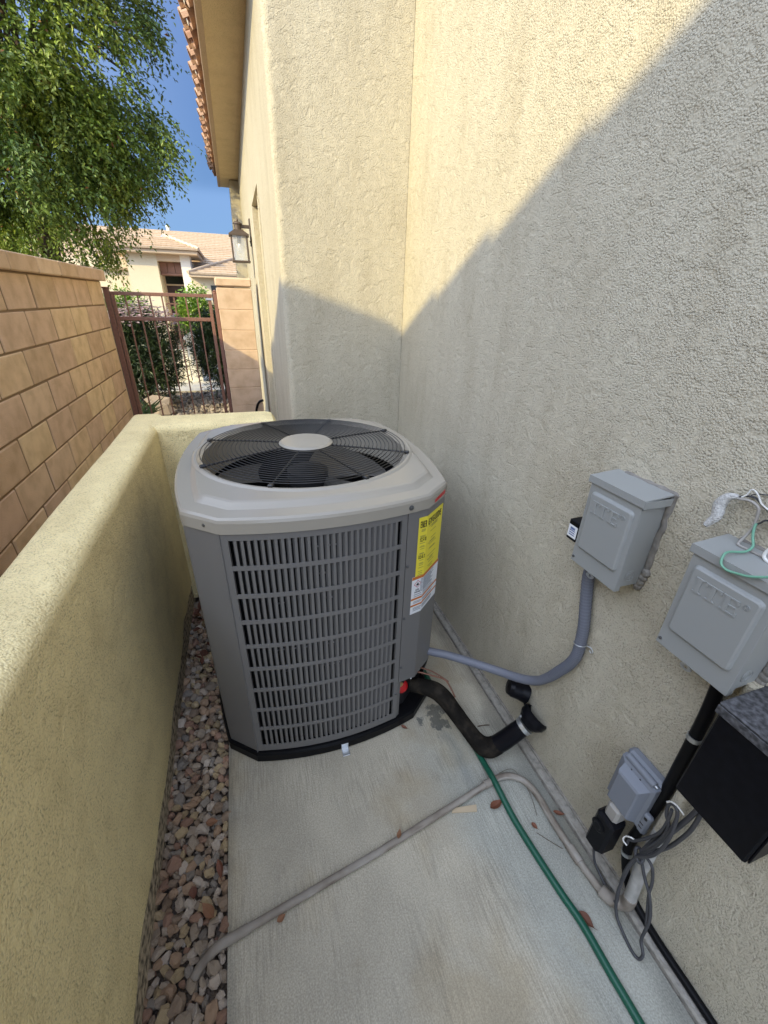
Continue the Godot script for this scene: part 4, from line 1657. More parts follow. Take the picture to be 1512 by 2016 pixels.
func cap_normal(R: Array, i: int, k: int) -> Vector3:
	# across the band between ring i and i+1, along the local outline
	var mm: int = R[i].size()
	var along: Vector3 = R[i][(k + 1) % mm] - R[i][(k - 1 + mm) % mm]
	var across: Vector3 = R[i + 1][k] - R[i][k]
	var nn := along.cross(across).normalized()
	var p: Vector3 = R[i][k]
	var want := V(p.x, 0, p.z).normalized() * (1.0 if i < 7 else 0.0) + Vector3.UP
	if i >= 12:
		want = -V(p.x, 0, p.z)
	return nn if nn.dot(want) > 0 else -nn


func text(parent: Node3D, s: String, called: String, mt: Material, t: Transform3D, w: float, h: float, deep := 0.0006, font := "Droid Sans", bold := true) -> void:
	var f := SystemFont.new()
	f.font_names = PackedStringArray([font])
	f.font_weight = 700 if bold else 400
	var tm := TextMesh.new()
	tm.font = f
	tm.text = s
	tm.font_size = 32
	tm.pixel_size = 0.01
	tm.depth = 0.1
	tm.curve_step = 1.0
	var ab := tm.get_aabb()
	var sc := V(w / maxf(ab.size.x, 0.001), h / maxf(ab.size.y, 0.001), deep / 0.1)
	var c := ab.position + ab.size / 2.0
	var o := MeshInstance3D.new()
	o.name = called
	o.mesh = tm
	o.material_override = mt
	o.transform = Transform3D(t.basis.scaled_local(sc), t.origin - t.basis * (c * sc))
	parent.add_child(o, true)


func label_face(a: Vector2, b: Vector2) -> Basis:   # x along a->b, z outwards
	var tx := V(b.x - a.x, 0, b.y - a.y).normalized()
	return Basis(tx, Vector3.UP, tx.cross(Vector3.UP))


func build_labels(ac: Node3D) -> void:
	var p0 := arc_pt(0, 0.299, -0.0012)
	var p1 := Vector2(0.3355, 0.5062)
	var p2 := p1.lerp(Vector2(0.4412, 0.4156), 0.90)
	var rev := [p2, p1, p0]
	var m := MB.new()
	m.strip(rev, 0.79, 1.046, 0.0006)
	var y := put("energy_label", m.done(), MT.yellow, ac)
	var f0 := label_face(p0, p1)
	var f1 := label_face(p1, p2)
	var at := func(f: int, u: float, yy: float) -> Vector3:
		var q: Vector2 = p0.lerp(p1, u) if f == 0 else p1.lerp(p2, u)
		var bb: Basis = f0 if f == 0 else f1
		return V(q.x, yy, q.y) + bb.z * 0.0008
	text(y, "ENER", "lettering", MT.ink, Transform3D(f0, at.call(0, 0.56, 1.018)), 0.028, 0.026, 0.0004)
	text(y, "GYGUIDE", "lettering", MT.ink, Transform3D(f1, at.call(1, 0.46, 1.018)), 0.104, 0.026, 0.0004)
	text(y, "17.5-18", "lettering", MT.ink, Transform3D(f0, at.call(0, 0.60, 0.957)), 0.028, 0.016, 0.0004)
	text(y, "8.5-8.1", "lettering", MT.ink, Transform3D(f0, at.call(0, 0.58, 0.885)), 0.028, 0.016, 0.0004)
	# fine print, boxes and rules
	m = MB.new()
	for yy in [0.998, 0.994, 0.990, 0.972, 0.968, 0.942, 0.930, 0.926, 0.918, 0.900, 0.897, 0.870, 0.858, 0.854, 0.848, 0.838, 0.822, 0.814, 0.806]:
		var c: Vector3 = at.call(0, 0.56, yy)
		m.xf = Transform3D(f0, c)
		m.box(V(-0.013 * rng.randf_range(0.6, 1.0), -0.0007, -0.0002), V(0.013 * rng.randf_range(0.6, 1.0), 0.0007, 0.0001))
		if rng.randf() < 0.8:
			m.xf = Transform3D(f1, at.call(1, 0.42, yy))
			m.box(V(-0.04 * rng.randf_range(0.3, 1.0), -0.0007, -0.0002), V(0.04 * rng.randf_range(0.3, 1.0), 0.0007, 0.0001))
	for yy in [0.948, 0.876]:
		m.xf = Transform3D(f0, at.call(0, 0.45, yy))
		m.prism([Vector2(-0.002, 0), Vector2(0.002, 0), Vector2(0, 0.003)], 0.0003)
	put("fine_print", m.done(), MT.fine_ink, y)

	# flammable-refrigerant warning
	p0 = arc_pt(0, 0.287, -0.0014)
	p2 = p1.lerp(Vector2(0.4412, 0.4156), 0.94)
	f0 = label_face(p0, p1)
	f1 = label_face(p1, p2)
	m = MB.new()
	m.strip([p2, p1, p0], 0.628, 0.802, 0.0008)
	var w := put("warning_label", m.done(), MT.white, ac)
	for yy in [[0.789, 0.802], [0.694, 0.703], [0.664, 0.672]]:
		m = MB.new()
		m.strip([p2 + Vector2(0.0003, 0.0005), p1 + Vector2(0.0003, 0.0005), p0 + Vector2(0, 0.0006)], yy[0], yy[1], 0.0003)
		piece("orange_band", m.done(), MT.orange, w)
	var cc: Vector3 = at.call(0, 0.36, 0.767)
	m = MB.new()
	for k in 4:
		var a := PI / 2 * k
		var b := PI / 2 * (k + 1)
		m.xf = Transform3D(f0, cc)
		m.prism([Vector2(cos(a), sin(a)) * 0.017, Vector2(cos(b), sin(b)) * 0.017, Vector2(cos(b), sin(b)) * 0.0145, Vector2(cos(a), sin(a)) * 0.0145], 0.0003)
	put("diamond", m.done(), MT.red, w)
	m = MB.new()
	m.xf = Transform3D(f0, cc)
	m.prism([Vector2(-0.005, -0.007), Vector2(0.005, -0.007), Vector2(0.006, -0.002), Vector2(0.003, 0.002), Vector2(0.001, 0.0075), Vector2(-0.002, 0.003), Vector2(-0.006, -0.001)], 0.0003)
	put("flame_mark", m.done(), MT.ink, w)
	text(w, "A2L", "lettering", MT.ink, Transform3D(f0, at.call(0, 0.36, 0.741)), 0.018, 0.0075, 0.0003)
	text(w, "R454B", "lettering", MT.ink, Transform3D(f0, at.call(0, 0.36, 0.730)), 0.024, 0.0075, 0.0003)
	m = MB.new()
	for k in 10:
		var yy := 0.784 - 0.0062 * k
		m.xf = Transform3D(f0, at.call(0, 0.86, yy))
		m.box(V(-0.006, -0.0016, 0), V(0.006 * rng.randf_range(0.6, 1.0), 0.0016, 0.0003))
		m.xf = Transform3D(f1, at.call(1, 0.36, yy))
		m.box(V(-0.042, -0.0016, 0), V(0.045 * rng.randf_range(0.4, 1.0), 0.0016, 0.0003))
	for yy in [0.719, 0.710, 0.686, 0.680, 0.656, 0.650, 0.643]:
		m.xf = Transform3D(f0, at.call(0, 0.5, yy))
		m.box(V(-0.020, -0.0016, 0), V(0.021 * rng.randf_range(0.7, 1.0), 0.0016, 0.0003))
		m.xf = Transform3D(f1, at.call(1, 0.40, yy))
		m.box(V(-0.045, -0.0016, 0), V(0.045 * rng.randf_range(0.6, 1.0), 0.0016, 0.0003))
	put("fine_print", m.done(), MT.grey_ink, w)
	# wiring diagram sheet on the right-hand side
	m = MB.new()
	m.strip([arc_pt(1, -0.24, -0.0015), arc_pt(1, -0.32, -0.0015), arc_pt(1, -0.408, -0.0015)], 0.60, 1.045, 0.0006)
	put("wiring_sheet", m.done(), MT.white, ac)


# ---------------------------------------------------------------- electrical boxes
func raised_cover(m: MB, x: float, y0: float, y1: float, z0: float, z1: float, h: float, r: float) -> void:
	# a pressed panel on the face at x: rim sloping out to a flat top
	var ring := func(e: float, xx: float) -> Array:
		var o := []
		var rr := maxf(r - e, 0.002)
		for c in [[y1 - e - rr, z1 - e - rr, 0.0], [y0 + e + rr, z1 - e - rr, PI / 2], [y0 + e + rr, z0 + e + rr, PI], [y1 - e - rr, z0 + e + rr, PI * 1.5]]:
			for k in 4:
				var a: float = c[2] + PI / 2 * k / 3.0
				o.append(V(xx, c[0] + rr * cos(a), c[1] + rr * sin(a)))
		return o
	var rs := [ring.call(0.0, x), ring.call(0.003, x - h * 0.7), ring.call(0.007, x - h)]
	var c := V(x, (y0 + y1) / 2, (z0 + z1) / 2)
	for i in 2:
		for k in 16:
			var j := (k + 1) % 16
			var q: Vector3 = rs[i][k]
			m.fq(rs[i][k], rs[i][j], rs[i + 1][j], rs[i + 1][k], V(-0.4, q.y - c.y, q.z - c.z))
	for k in range(1, 15):
		m.ft(rs[2][0], rs[2][k], rs[2][k + 1], Vector3.LEFT)


func disconnect_box(called: String, label: String, x: float, y0: float, y1: float, z0: float, z1: float, seed_: int) -> Node3D:
	var b := thing(called, label, "electrical box", V(0, 0, 0))
	var m := MB.new()
	m.box(V(x + 0.004, y0 + 0.004, z0 + 0.004), V(WX + 0.004, y1 - 0.02, z1 - 0.004), 0.002)
	put("body", m.done(), MT.box_grey, b)
	m = MB.new()   # front cover with side lips and a hanging bottom lip
	m.box(V(x, y0 - 0.004, z0), V(x + 0.0025, y1 - 0.012, z1), 0.001)
	m.box(V(x + 0.0026, y0 - 0.004, z0), V(x + 0.018, y1 - 0.03, z0 + 0.002))
	m.box(V(x + 0.0026, y0 - 0.004, z1 - 0.002), V(x + 0.018, y1 - 0.03, z1))
	var cv := put("cover", m.done(), MT.box_grey, b)
	m = MB.new()
	raised_cover(m, x - 0.0002, y0 + 0.05, y1 - 0.042, z0 + 0.013, z1 - 0.014, 0.008, 0.012)
	put("raised_panel", m.done(), MT.box_grey, cv)
	var face := Basis(Vector3(0, 0, 1), Vector3.UP, Vector3.LEFT)
	var zc := (z0 + z1) / 2 - 0.008
	text(cv, "ITE", "lettering", MT.box_grey, Transform3D(face, V(x - 0.0088, y1 - 0.082, zc)), 0.092, 0.036, 0.0030, "Droid Serif")
	text(cv, "®", "lettering", MT.box_grey, Transform3D(face, V(x - 0.0086, y1 - 0.068, zc + 0.056)), 0.012, 0.012, 0.0020, "Droid Sans")
	# hood
	m = MB.new()
	m.prism([Vector2(x - 0.006, y1 - 0.021), Vector2(x - 0.006, y1 - 0.002), Vector2(WX + 0.004, y1 + 0.006), Vector2(WX + 0.004, y1 + 0.002), Vector2(x - 0.003, y1 - 0.005), Vector2(x - 0.003, y1 - 0.021)], z1 - z0 + 0.012, Transform3D(Basis(), V(0, 0, z0 - 0.006)))
	for zz in [z0 - 0.0075, z1 + 0.006]:
		m.box(V(x - 0.005, y1 - 0.024, zz), V(WX, y1 - 0.004, zz + 0.0015))
	put("hood", m.done(), MT.box_grey, b)
	# hasp tab below
	m = MB.new()
	var zt := z0 + (z1 - z0) * 0.47
	m.xf = Transform3D(Basis(Vector3(0, 0, 1), Vector3.UP, Vector3.LEFT), V(x + 0.005, y0 - 0.0125, zt))
	for k in 16:
		var a0 := TAU * k / 16
		var a1 := TAU * (k + 1) / 16
		m.prism([Vector2(cos(a0) * 0.0135, sin(a0) * 0.009), Vector2(cos(a1) * 0.0135, sin(a1) * 0.009), Vector2(cos(a1), sin(a1)) * 0.0048, Vector2(cos(a0), sin(a0)) * 0.0048], 0.0025)
	put("hasp_tab", m.done(), MT.zinc, b)
	# knockout rings on the near side
	m = MB.new()
	for rr in [0.016, 0.010]:
		var ring := []
		for k in 20:
			ring.append(V(x + 0.045 + cos(TAU * k / 20) * rr, y0 + 0.038 + sin(TAU * k / 20) * rr, z1 - 0.0035))
		m.tube(ring, 0.0009, 5, 1, false, true)
	put("knockout", m.done(), MT.box_grey, b)
	m = MB.new()
	m.lathe([Vector2(0.004, 0), Vector2(0.0035, 0.003), Vector2(0, 0.0035)], Transform3D(Basis(Vector3(0, 0, 1), PI / 2), V(x, y0 + 0.012, z0 + 0.008)), 8)
	put("screw", m.done(), MT.screw, b)
	# sealant squeezed round the box
	m = MB.new()
	var r2 := RandomNumberGenerator.new()
	r2.seed = seed_
	var pts := []
	var rad := []
	for k in 9:
		pts.append(V(WX + 0.002, y1 + 0.003, lerpf(z0 + 0.02, z1 + 0.006, k / 8.0)))
		rad.append(r2.randf_range(0.005, 0.011))
	for k in 14:
		pts.append(V(WX + 0.002, lerpf(y1, y0 + 0.0, k / 13.0), z1 + 0.001 + r2.randf_range(-0.003, 0.004)))
		rad.append(r2.randf_range(0.008, 0.013))
	m.tube(pts, rad, 8, 3)
	for k in 4:
		m.lathe([Vector2(0.012, -0.002), Vector2(0.012, 0.004), Vector2(0.008, 0.01), Vector2(0, 0.012)], Transform3D(Basis(Vector3(0, 0, 1), PI / 2).scaled(V(1, 1.3, 1)), V(WX - 0.001, y0 + 0.045 - 0.016 * k, z1 + 0.006 - 0.003 * k)), 10)
	put("sealant", m.done(), MT.sealant, b)
	return b


func build_boxes() -> void:
	disconnect_box("disconnect_box", "grey metal disconnect box with a grey flexible conduit below it", 0.894, 1.012, 1.287, -0.829, -0.659, 3)
	disconnect_box("disconnect_box", "grey metal disconnect box with loose wires over its hood", 0.887, 0.980, 1.254, -0.508, -0.338, 4)
	# small black module behind the first box
	var s := thing("surge_protector", "small black module with a white label behind the disconnect box", "surge protector")
	var m := MB.new()
	m.box(V(0.895, 1.062, -0.872), V(0.95, 1.128, -0.832), 0.003)
	put("case", m.done(), MT.rubber, s)
	m = MB.new()
	m.box(V(0.8942, 1.073, -0.868), V(0.8949, 1.112, -0.833))
	var lb := put("white_label", m.done(), MT.white, s)
	m = MB.new()
	for k in 3:
		m.box(V(0.8938, 1.080 + 0.007 * k, -0.862), V(0.8943, 1.083 + 0.007 * k, -0.840))
	m.box(V(0.8937, 1.099, -0.860), V(0.8943, 1.106, -0.842))
	put("print", m.done(), MT.blue_ink, lb)

	# black transformer box, cut by the picture's edge
	var t := thing("transformer_box", "dusty black metal box hung low on the house wall", "transformer")
	m = MB.new()
	m.box(V(0.851, 0.697, -0.321), V(WX + 0.003, 0.983, -0.165), 0.004)
	put("case", m.done(), MT.black_box, t)
	m = MB.new()
	m.box(V(0.846, 0.984, -0.326), V(WX + 0.002, 0.992, -0.160), 0.003)
	m.box(V(0.846, 0.962, -0.326), V(0.850, 0.9835, -0.160), 0.001)
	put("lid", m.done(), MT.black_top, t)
	m = MB.new()
	m.box(V(0.86, 0.70, -0.1645), V(0.975, 0.96, -0.161), 0.001)
	put("side_flange", m.done(), MT.black_box, t)
	m = MB.new()
	m.box(V(0.93, 0.66, -0.30), V(0.965, 0.697, -0.275), 0.004)
	put("gland", m.done(), MT.rubber, t)

	# weatherproof outlet
	var o := thing("outlet_cover", "grey plastic weatherproof outlet with a bubble cover", "outlet")
	m = MB.new()
	m.box(V(0.952, 0.345, -0.497), V(WX + 0.004, 0.545, -0.372), 0.010)
	put("back_box", m.done(), MT.outlet, o)
	m = MB.new()   # cover: lofted bubble
	var q := func(x: float, y0: float, y1: float, z0: float, z1: float) -> Array:
		return [V(x, y0, z0), V(x, y0, z1), V(x, y1, z1), V(x, y1, z0)]
	var L := [q.call(0.952, 0.352, 0.530, -0.494, -0.378), q.call(0.936, 0.354, 0.528, -0.493, -0.379), q.call(0.930, 0.366, 0.516, -0.476, -0.388), q.call(0.906, 0.376, 0.504, -0.470, -0.398), q.call(0.902, 0.382, 0.498, -0.465, -0.402)]
	for i in 4:
		for k in 4:
			var j := (k + 1) % 4
			var mid: Vector3 = (L[i][k] + L[i][j]) / 2.0
			m.fq(L[i][k], L[i][j], L[i + 1][j], L[i + 1][k], V(-0.02, mid.y - 0.44, mid.z + 0.434))
	m.fq(L[4][0], L[4][1], L[4][2], L[4][3], Vector3.LEFT)
	put("bubble_cover", m.done(), MT.outlet, o)
	m = MB.new()
	m.tube([V(0.944, 0.533, -0.482), V(0.944, 0.533, -0.392)], 0.011, 10)
	put("hinge", m.done(), MT.outlet, o)
	m = MB.new()
	m.tube([V(0.944, 0.533, -0.392), V(0.944, 0.533, -0.384)], 0.004, 8)
	put("hinge_pin", m.done(), MT.zinc, o)
	m = MB.new()
	m.box(V(0.934, 0.347, -0.384), V(0.953, 0.43, -0.358), 0.006)
	var lt := put("lock_tab", m.done(), MT.outlet, o)
	m = MB.new()
	m.lathe([Vector2(0.0052, -0.001), Vector2(0.0052, 0.0006), Vector2(0, 0.0008)], Transform3D(Basis(Vector3(0, 0, 1), PI / 2), V(0.9335, 0.415, -0.370)), 10)
	for k in 2:
		m.box(V(0.9333, 0.385 - 0.016 * k, -0.379), V(0.9342, 0.388 - 0.016 * k, -0.368))
	m.box(V(0.9295, 0.515, -0.455), V(0.9315, 0.519, -0.451))
	m.box(V(0.9295, 0.515, -0.425), V(0.9315, 0.519, -0.421))
	put("slots", m.done(), MT.ink, lt)

	# plug-in timer hanging from the outlet
	var p := thing("plug_timer", "black plug-in timer hanging under the grey outlet cover", "timer")
	m = MB.new()
	m.box(V(0.90, 0.305, -0.458), V(0.945, 0.372, -0.415), 0.008)
	put("adapter", m.done(), MT.wire_grey, p)
	m = MB.new()
	m.box(V(0.885, 0.165, -0.468), V(0.945, 0.318, -0.405), 0.008)
	put("case", m.done(), MT.rubber, p)
	m = MB.new()
	m.lathe([Vector2(0.022, 0), Vector2(0.022, 0.004), Vector2(0.018, 0.006), Vector2(0, 0.006)], Transform3D(Basis(Vector3(0, 0, 1), PI / 2), V(0.886, 0.268, -0.445)), 18)
	var dial := put("dial", m.done(), MT.black, p)
	m = MB.new()
	var ring := []
	for k in 20:
		ring.append(V(0.8805, 0.268 + cos(TAU * k / 20) * 0.012, -0.445 + sin(TAU * k / 20) * 0.012))
	m.tube(ring, 0.0008, 5, 1, false, true)
	put("dial_ring", m.done(), MT.cord, dial)
	m = MB.new()
	m.box(V(0.90, 0.128, -0.475), V(0.95, 0.185, -0.425), 0.006)
	put("plug", m.done(), MT.rubber, p)


# ---------------------------------------------------------------- pipes, hoses and cords
func ribbed(m: MB, pts: Array, r: float, sub: int) -> void:
	m.tube(pts, r, 14, sub)


func build_pipes() -> void:
	# flexible conduit from the first box to the condenser
	var c := thing("flexible_conduit", "grey flexible conduit curving from the disconnect box to the condenser", "conduit")
	var pts := [V(0.958, 1.02, -0.800), V(0.962, 0.945, -0.806), V(0.965, 0.861, -0.792), V(0.966, 0.771, -0.772), V(0.966, 0.700, -0.764), V(0.966, 0.640, -0.764), V(0.966, 0.580, -0.782), V(0.965, 0.520, -0.810), V(0.963, 0.455, -0.842), V(0.955, 0.390, -0.885), V(0.930, 0.345, -0.945), V(0.885, 0.318, -1.02), V(0.80, 0.306, -1.11), V(0.72, 0.298, -1.185), V(0.655, 0.292, -1.235), V(0.60, 0.29, -1.29)]
	var m := MB.new()
	m.tube(pts, 0.0180, 14, 5)
	put("conduit", m.done(), MT.pvc_grey, c)
	m = MB.new()
	var sp := MB.spline(pts, 8)
	for i in range(2, 62):   # faint corrugation on the wall part
		var a: Vector3 = sp[i]
		var b: Vector3 = sp[i + 1]
		m.tube([a, a.lerp(b, 0.45)], 0.0187, 14, 1, true)
	put("ribs", m.done(), MT.pvc_rib, c)
	m = MB.new()
	m.tube([V(0.955, 1.018, -0.798), V(0.958, 0.992, -0.802)], 0.023, 14)
	put("connector", m.done(), MT.pvc_rib, c)
	var s := thing("conduit_strap", "thin metal strap holding the grey flexible conduit to the wall", "strap")
	m = MB.new()
	var ring := []
	for k in 20:
		var a := TAU * k / 20
		ring.append(V(0.966 + cos(a) * 0.0205, 0.700 + sin(a) * 0.004, -0.764 + sin(a) * 0.0205))
	m.tube(ring, 0.0016, 6, 1, false, true)
	put("band", m.done(), MT.zinc, s)
	m = MB.new()
	m.tube([V(0.975, 0.703, -0.744), V(0.979, 0.705, -0.732), V(0.980, 0.696, -0.722), V(0.980, 0.688, -0.727), V(0.979, 0.692, -0.734)], 0.0022, 6, 4)
	put("screw_eye", m.done(), MT.zinc, s)

	# insulated refrigerant line
	var l := thing("insulated_pipe", "thick black foam insulated pipe from the condenser to the wall", "pipe")
	m = MB.new()
	m.tube([V(0.555, 0.165, -1.185), V(0.60, 0.172, -1.155), V(0.645, 0.170, -1.120), V(0.675, 0.152, -1.085), V(0.705, 0.115, -1.035), V(0.735, 0.075, -0.985), V(0.757, 0.052, -0.935), V(0.775, 0.046, -0.900), V(0.800, 0.050, -0.882), V(0.835, 0.072, -0.873)], [0.030, 0.034, 0.037, 0.037, 0.034, 0.033, 0.034, 0.040, 0.041, 0.036], 18, 6)
	put("foam_sleeve", m.done(), MT.foam, l)
	m = MB.new()
	m.tube([V(0.815, 0.058, -0.878), V(0.850, 0.090, -0.870), V(0.895, 0.140, -0.862), V(0.925, 0.170, -0.858)], [0.037, 0.037, 0.036, 0.034], 18, 4)
	put("elbow", m.done(), MT.rubber, l)
	m = MB.new()
	m.tube([V(0.917, 0.162, -0.859), V(0.929, 0.174, -0.857)], 0.0375, 20)
	var cl := put("hose_clamp", m.done(), MT.zinc, l)
	m = MB.new()
	m.box(V(0.905, 0.207, -0.878), V(0.918, 0.218, -0.868), 0.002)
	put("clamp_screw", m.done(), MT.zinc, cl)
	m = MB.new()
	var ax := V(0.6, 0.62, 0.03).normalized()
	m.lathe([Vector2(0.033, 0), Vector2(0.045, 0.012), Vector2(0.056, 0.03), Vector2(0.057, 0.052), Vector2(0.05, 0.060)], Transform3D(aim(ax, 0, 1) * Basis(Vector3.RIGHT, PI / 2), V(0.932, 0.178, -0.856)), 24)
	put("wall_boot", m.done(), MT.rubber, l)
	# separate cap on the wall
	var b := thing("rubber_cap", "black rubber pipe cap on the wall under the grey conduit", "pipe cap")
	m = MB.new()
	m.lathe([Vector2(0.0, 0.084), Vector2(0.031, 0.080), Vector2(0.038, 0.064), Vector2(0.041, 0.03), Vector2(0.048, 0.0)], Transform3D(Basis(Vector3(0, 0, 1), 1.30) * Basis(Vector3(1, 0, 0), -0.45), V(0.985, 0.240, -0.950)), 18)
	put("cap", m.done(), MT.rubber, b)
	m = MB.new()
	m.tube([V(0.965, 0.215, -0.930), V(0.958, 0.205, -0.905), V(0.950, 0.215, -0.890)], 0.005, 6, 4)
	put("tail", m.done(), MT.rubber, b)

	# drain pipe: down the wall, along the footing, across the slab
	var d := thing("drain_pipe", "weathered plastic drain pipe running down the wall and across the slab", "pipe")
	m = MB.new()
	m.tube([V(0.964, 0.99, -0.333), V(0.964, 0.62, -0.338), V(0.960, 0.36, -0.338)], 0.0165, 12)
	put("wall_pipe", m.done(), MT.stucco, d)
	m = MB.new()
	m.tube([V(0.960, 0.40, -0.338), V(0.955, 0.21, -0.330), V(0.952, 0.055, -0.313)], 0.0175, 14)
	put("wall_pipe", m.done(), MT.pipe_white, d)
	m = MB.new()
	m.tube([V(0.952, 0.075, -0.315), V(0.951, 0.035, -0.314), V(0.940, 0.018, -0.325), V(0.918, 0.016, -0.345), V(0.908, 0.016, -0.37)], 0.0195, 14, 5)
	put("elbow", m.done(), MT.pipe, d)
	m = MB.new()
	m.tube([V(0.908, 0.014, -0.36), V(0.894, 0.014, -0.47), V(0.890, 0.014, -0.58), V(0.892, 0.014, -0.66), V(0.884, 0.014, -0.715), V(0.862, 0.014, -0.752), V(0.825, 0.014, -0.774), V(0.78, 0.014, -0.780), V(0.72, 0.014, -0.772)], 0.0125, 12, 6)
	put("bend", m.done(), MT.pipe, d)
	m = MB.new()
	m.tube([V(0.895, 0.015, -0.45), V(0.893, 0.015, -0.50)], 0.0155, 12)
	m.tube([V(0.770, 0.0145, -0.779), V(0.715, 0.0145, -0.771)], 0.0150, 12)
	put("coupling", m.done(), MT.pipe, d)
	m = MB.new()
	m.tube([V(0.73, 0.0125, -0.773), V(0.25, 0.0125, -0.685), V(-0.19, 0.0125, -0.617)], 0.0115, 12)
	put("long_pipe", m.done(), MT.pipe, d)
	m = MB.new()
	m.tube([V(-0.18, 0.0125, -0.6185), V(-0.225, 0.0125, -0.6115)], 0.0138, 12)
	m.tube([V(-0.22, 0.0125, -0.612), V(-0.26, 0.011, -0.606), V(-0.295, 0.003, -0.594), V(-0.325, -0.012, -0.574), V(-0.345, -0.03, -0.555)], [0.0138, 0.0138, 0.0135, 0.013, 0.013], 12, 4)
	put("end_elbow", m.done(), MT.pipe, d)

	# garden hose
	m = MB.new()
	m.tube([V(0.70, 0.013, -1.42), V(0.715, 0.013, -1.2), V(0.750, 0.0125, -0.98), V(0.757, 0.0125, -0.856), V(0.753, 0.028, -0.765), V(0.757, 0.0125, -0.638), V(0.768, 0.0125, -0.504), V(0.780, 0.0125, -0.401), V(0.792, 0.0125, -0.318), V(0.794, 0.0125, -0.209), V(0.797, 0.0125, -0.128), V(0.80, 0.0125, 0.1), V(0.78, 0.0125, 0.5)], 0.0122, 12, 6)
	tag(put("garden_hose", m.done(), MT.hose), "dark green garden hose lying on the slab beside the footing", "hose")

	# black conduit down the wall and along the footing
	var k := thing("black_conduit", "black conduit running down the wall from the second disconnect box", "conduit")
	m = MB.new()
	m.tube([V(0.962, 0.985, -0.392), V(0.966, 0.833, -0.382), V(0.966, 0.647, -0.377), V(0.966, 0.500, -0.375), V(0.966, 0.339, -0.383), V(0.966, 0.252, -0.387), V(0.966, 0.170, -0.380), V(0.968, 0.095, -0.352), V(0.972, 0.05, -0.315), V(0.974, 0.033, -0.270), V(0.971, 0.032, -0.200), V(0.972, 0.032, -0.10), V(0.971, 0.032, 0.10), V(0.972, 0.032, 0.6)], [0.0150, 0.0145, 0.0145, 0.0145, 0.0145, 0.0145, 0.0135, 0.012, 0.0115, 0.0115, 0.0115, 0.0115, 0.0115, 0.0115], 12, 5)
	put("tube", m.done(), MT.black, k)
	m = MB.new()
	m.tube([V(0.966, 0.756, -0.380), V(0.966, 0.742, -0.380)], 0.0165, 14)
	m.tube([V(0.966, 0.748, -0.366), V(0.98, 0.748, -0.352)], 0.004, 6)
	piece("strap", m.done(), MT.zinc, k)
	m = MB.new()
	m.tube([V(0.966, 0.190, -0.384), V(0.966, 0.178, -0.381)], 0.0165, 14)
	piece("strap", m.done(), MT.zinc, k)

	# coiled low-voltage cord
	var q := thing("cord_bundle", "coiled grey power cord tied with white ties under the black box", "cord")
	var loop := [V(0.925, 0.289, -0.338), V(0.922, 0.219, -0.343), V(0.915, 0.140, -0.337), V(0.908, 0.081, -0.327), V(0.905, 0.022, -0.304), V(0.898, 0.007, -0.262), V(0.893, 0.006, -0.226), V(0.898, 0.008, -0.209), V(0.906, 0.030, -0.210), V(0.915, 0.050, -0.232), V(0.922, 0.105, -0.240), V(0.925, 0.155, -0.249), V(0.926, 0.213, -0.275), V(0.928, 0.243, -0.304), V(0.930, 0.288, -0.335)]
	m = MB.new()
	m.tube(loop, 0.0045, 8, 5)
	m.tube([V(0.930, 0.309, -0.324), V(0.930, 0.302, -0.302), V(0.930, 0.254, -0.285), V(0.928, 0.205, -0.276), V(0.922, 0.11, -0.243)], 0.0042, 8, 5)
	put("hanging_loop", m.done(), MT.cord, q)
	m = MB.new()
	for s2 in [0.0, 0.011]:
		m.tube([V(0.925 - s2, 0.290, -0.340), V(0.925 - s2, 0.377 - s2, -0.320 + s2), V(0.925 - s2, 0.465, -0.311 + s2), V(0.925, 0.539, -0.313), V(0.925, 0.563, -0.325), V(0.925, 0.553, -0.340), V(0.925, 0.514, -0.334), V(0.925, 0.489, -0.318), V(0.925 + s2, 0.422, -0.318 - s2), V(0.925, 0.31, -0.340)], 0.0044, 8, 5)
	m.tube([V(0.925, 0.275, -0.376), V(0.925, 0.300, -0.377), V(0.925, 0.315, -0.366), V(0.925, 0.362, -0.348), V(0.925, 0.437, -0.327), V(0.925, 0.500, -0.325), V(0.925, 0.545, -0.330)], 0.0042, 8, 5)
	m.tube([V(0.921, 0.300, -0.352), V(0.915, 0.290, -0.338), V(0.921, 0.278, -0.328), V(0.935, 0.285, -0.330), V(0.936, 0.302, -0.345), V(0.925, 0.306, -0.352), V(0.917, 0.296, -0.345)], 0.0046, 8, 5)
	put("tied_coil", m.done(), MT.cord, q)
	m = MB.new()
	m.tube([V(0.928, 0.320, -0.330), V(0.940, 0.400, -0.303), V(0.944, 0.461, -0.292), V(0.946, 0.527, -0.285), V(0.948, 0.60, -0.287), V(0.948, 0.68, -0.288)], 0.0052, 8, 5)
	m.tube([V(0.928, 0.350, -0.326), V(0.940, 0.440, -0.315), V(0.942, 0.488, -0.308), V(0.946, 0.581, -0.297), V(0.948, 0.68, -0.292)], 0.0062, 8, 5)
	put("lead", m.done(), MT.cord, q)
	m = MB.new()
	m.tube([V(0.925, 0.15, -0.456), V(0.932, 0.090, -0.452), V(0.930, 0.046, -0.432), V(0.930, 0.026, -0.399), V(0.925, 0.020, -0.355), V(0.918, 0.040, -0.325), V(0.915, 0.10, -0.333), V(0.918, 0.19, -0.345), V(0.924, 0.28, -0.343)], 0.0042, 8, 5)
	put("lead", m.done(), MT.cord, q)
	m = MB.new()
	m.tube([V(0.917, 0.283, -0.371), V(0.915, 0.286, -0.384), V(0.917, 0.302, -0.386), V(0.920, 0.318, -0.376), V(0.926, 0.322, -0.364)], 0.0022, 6, 4)
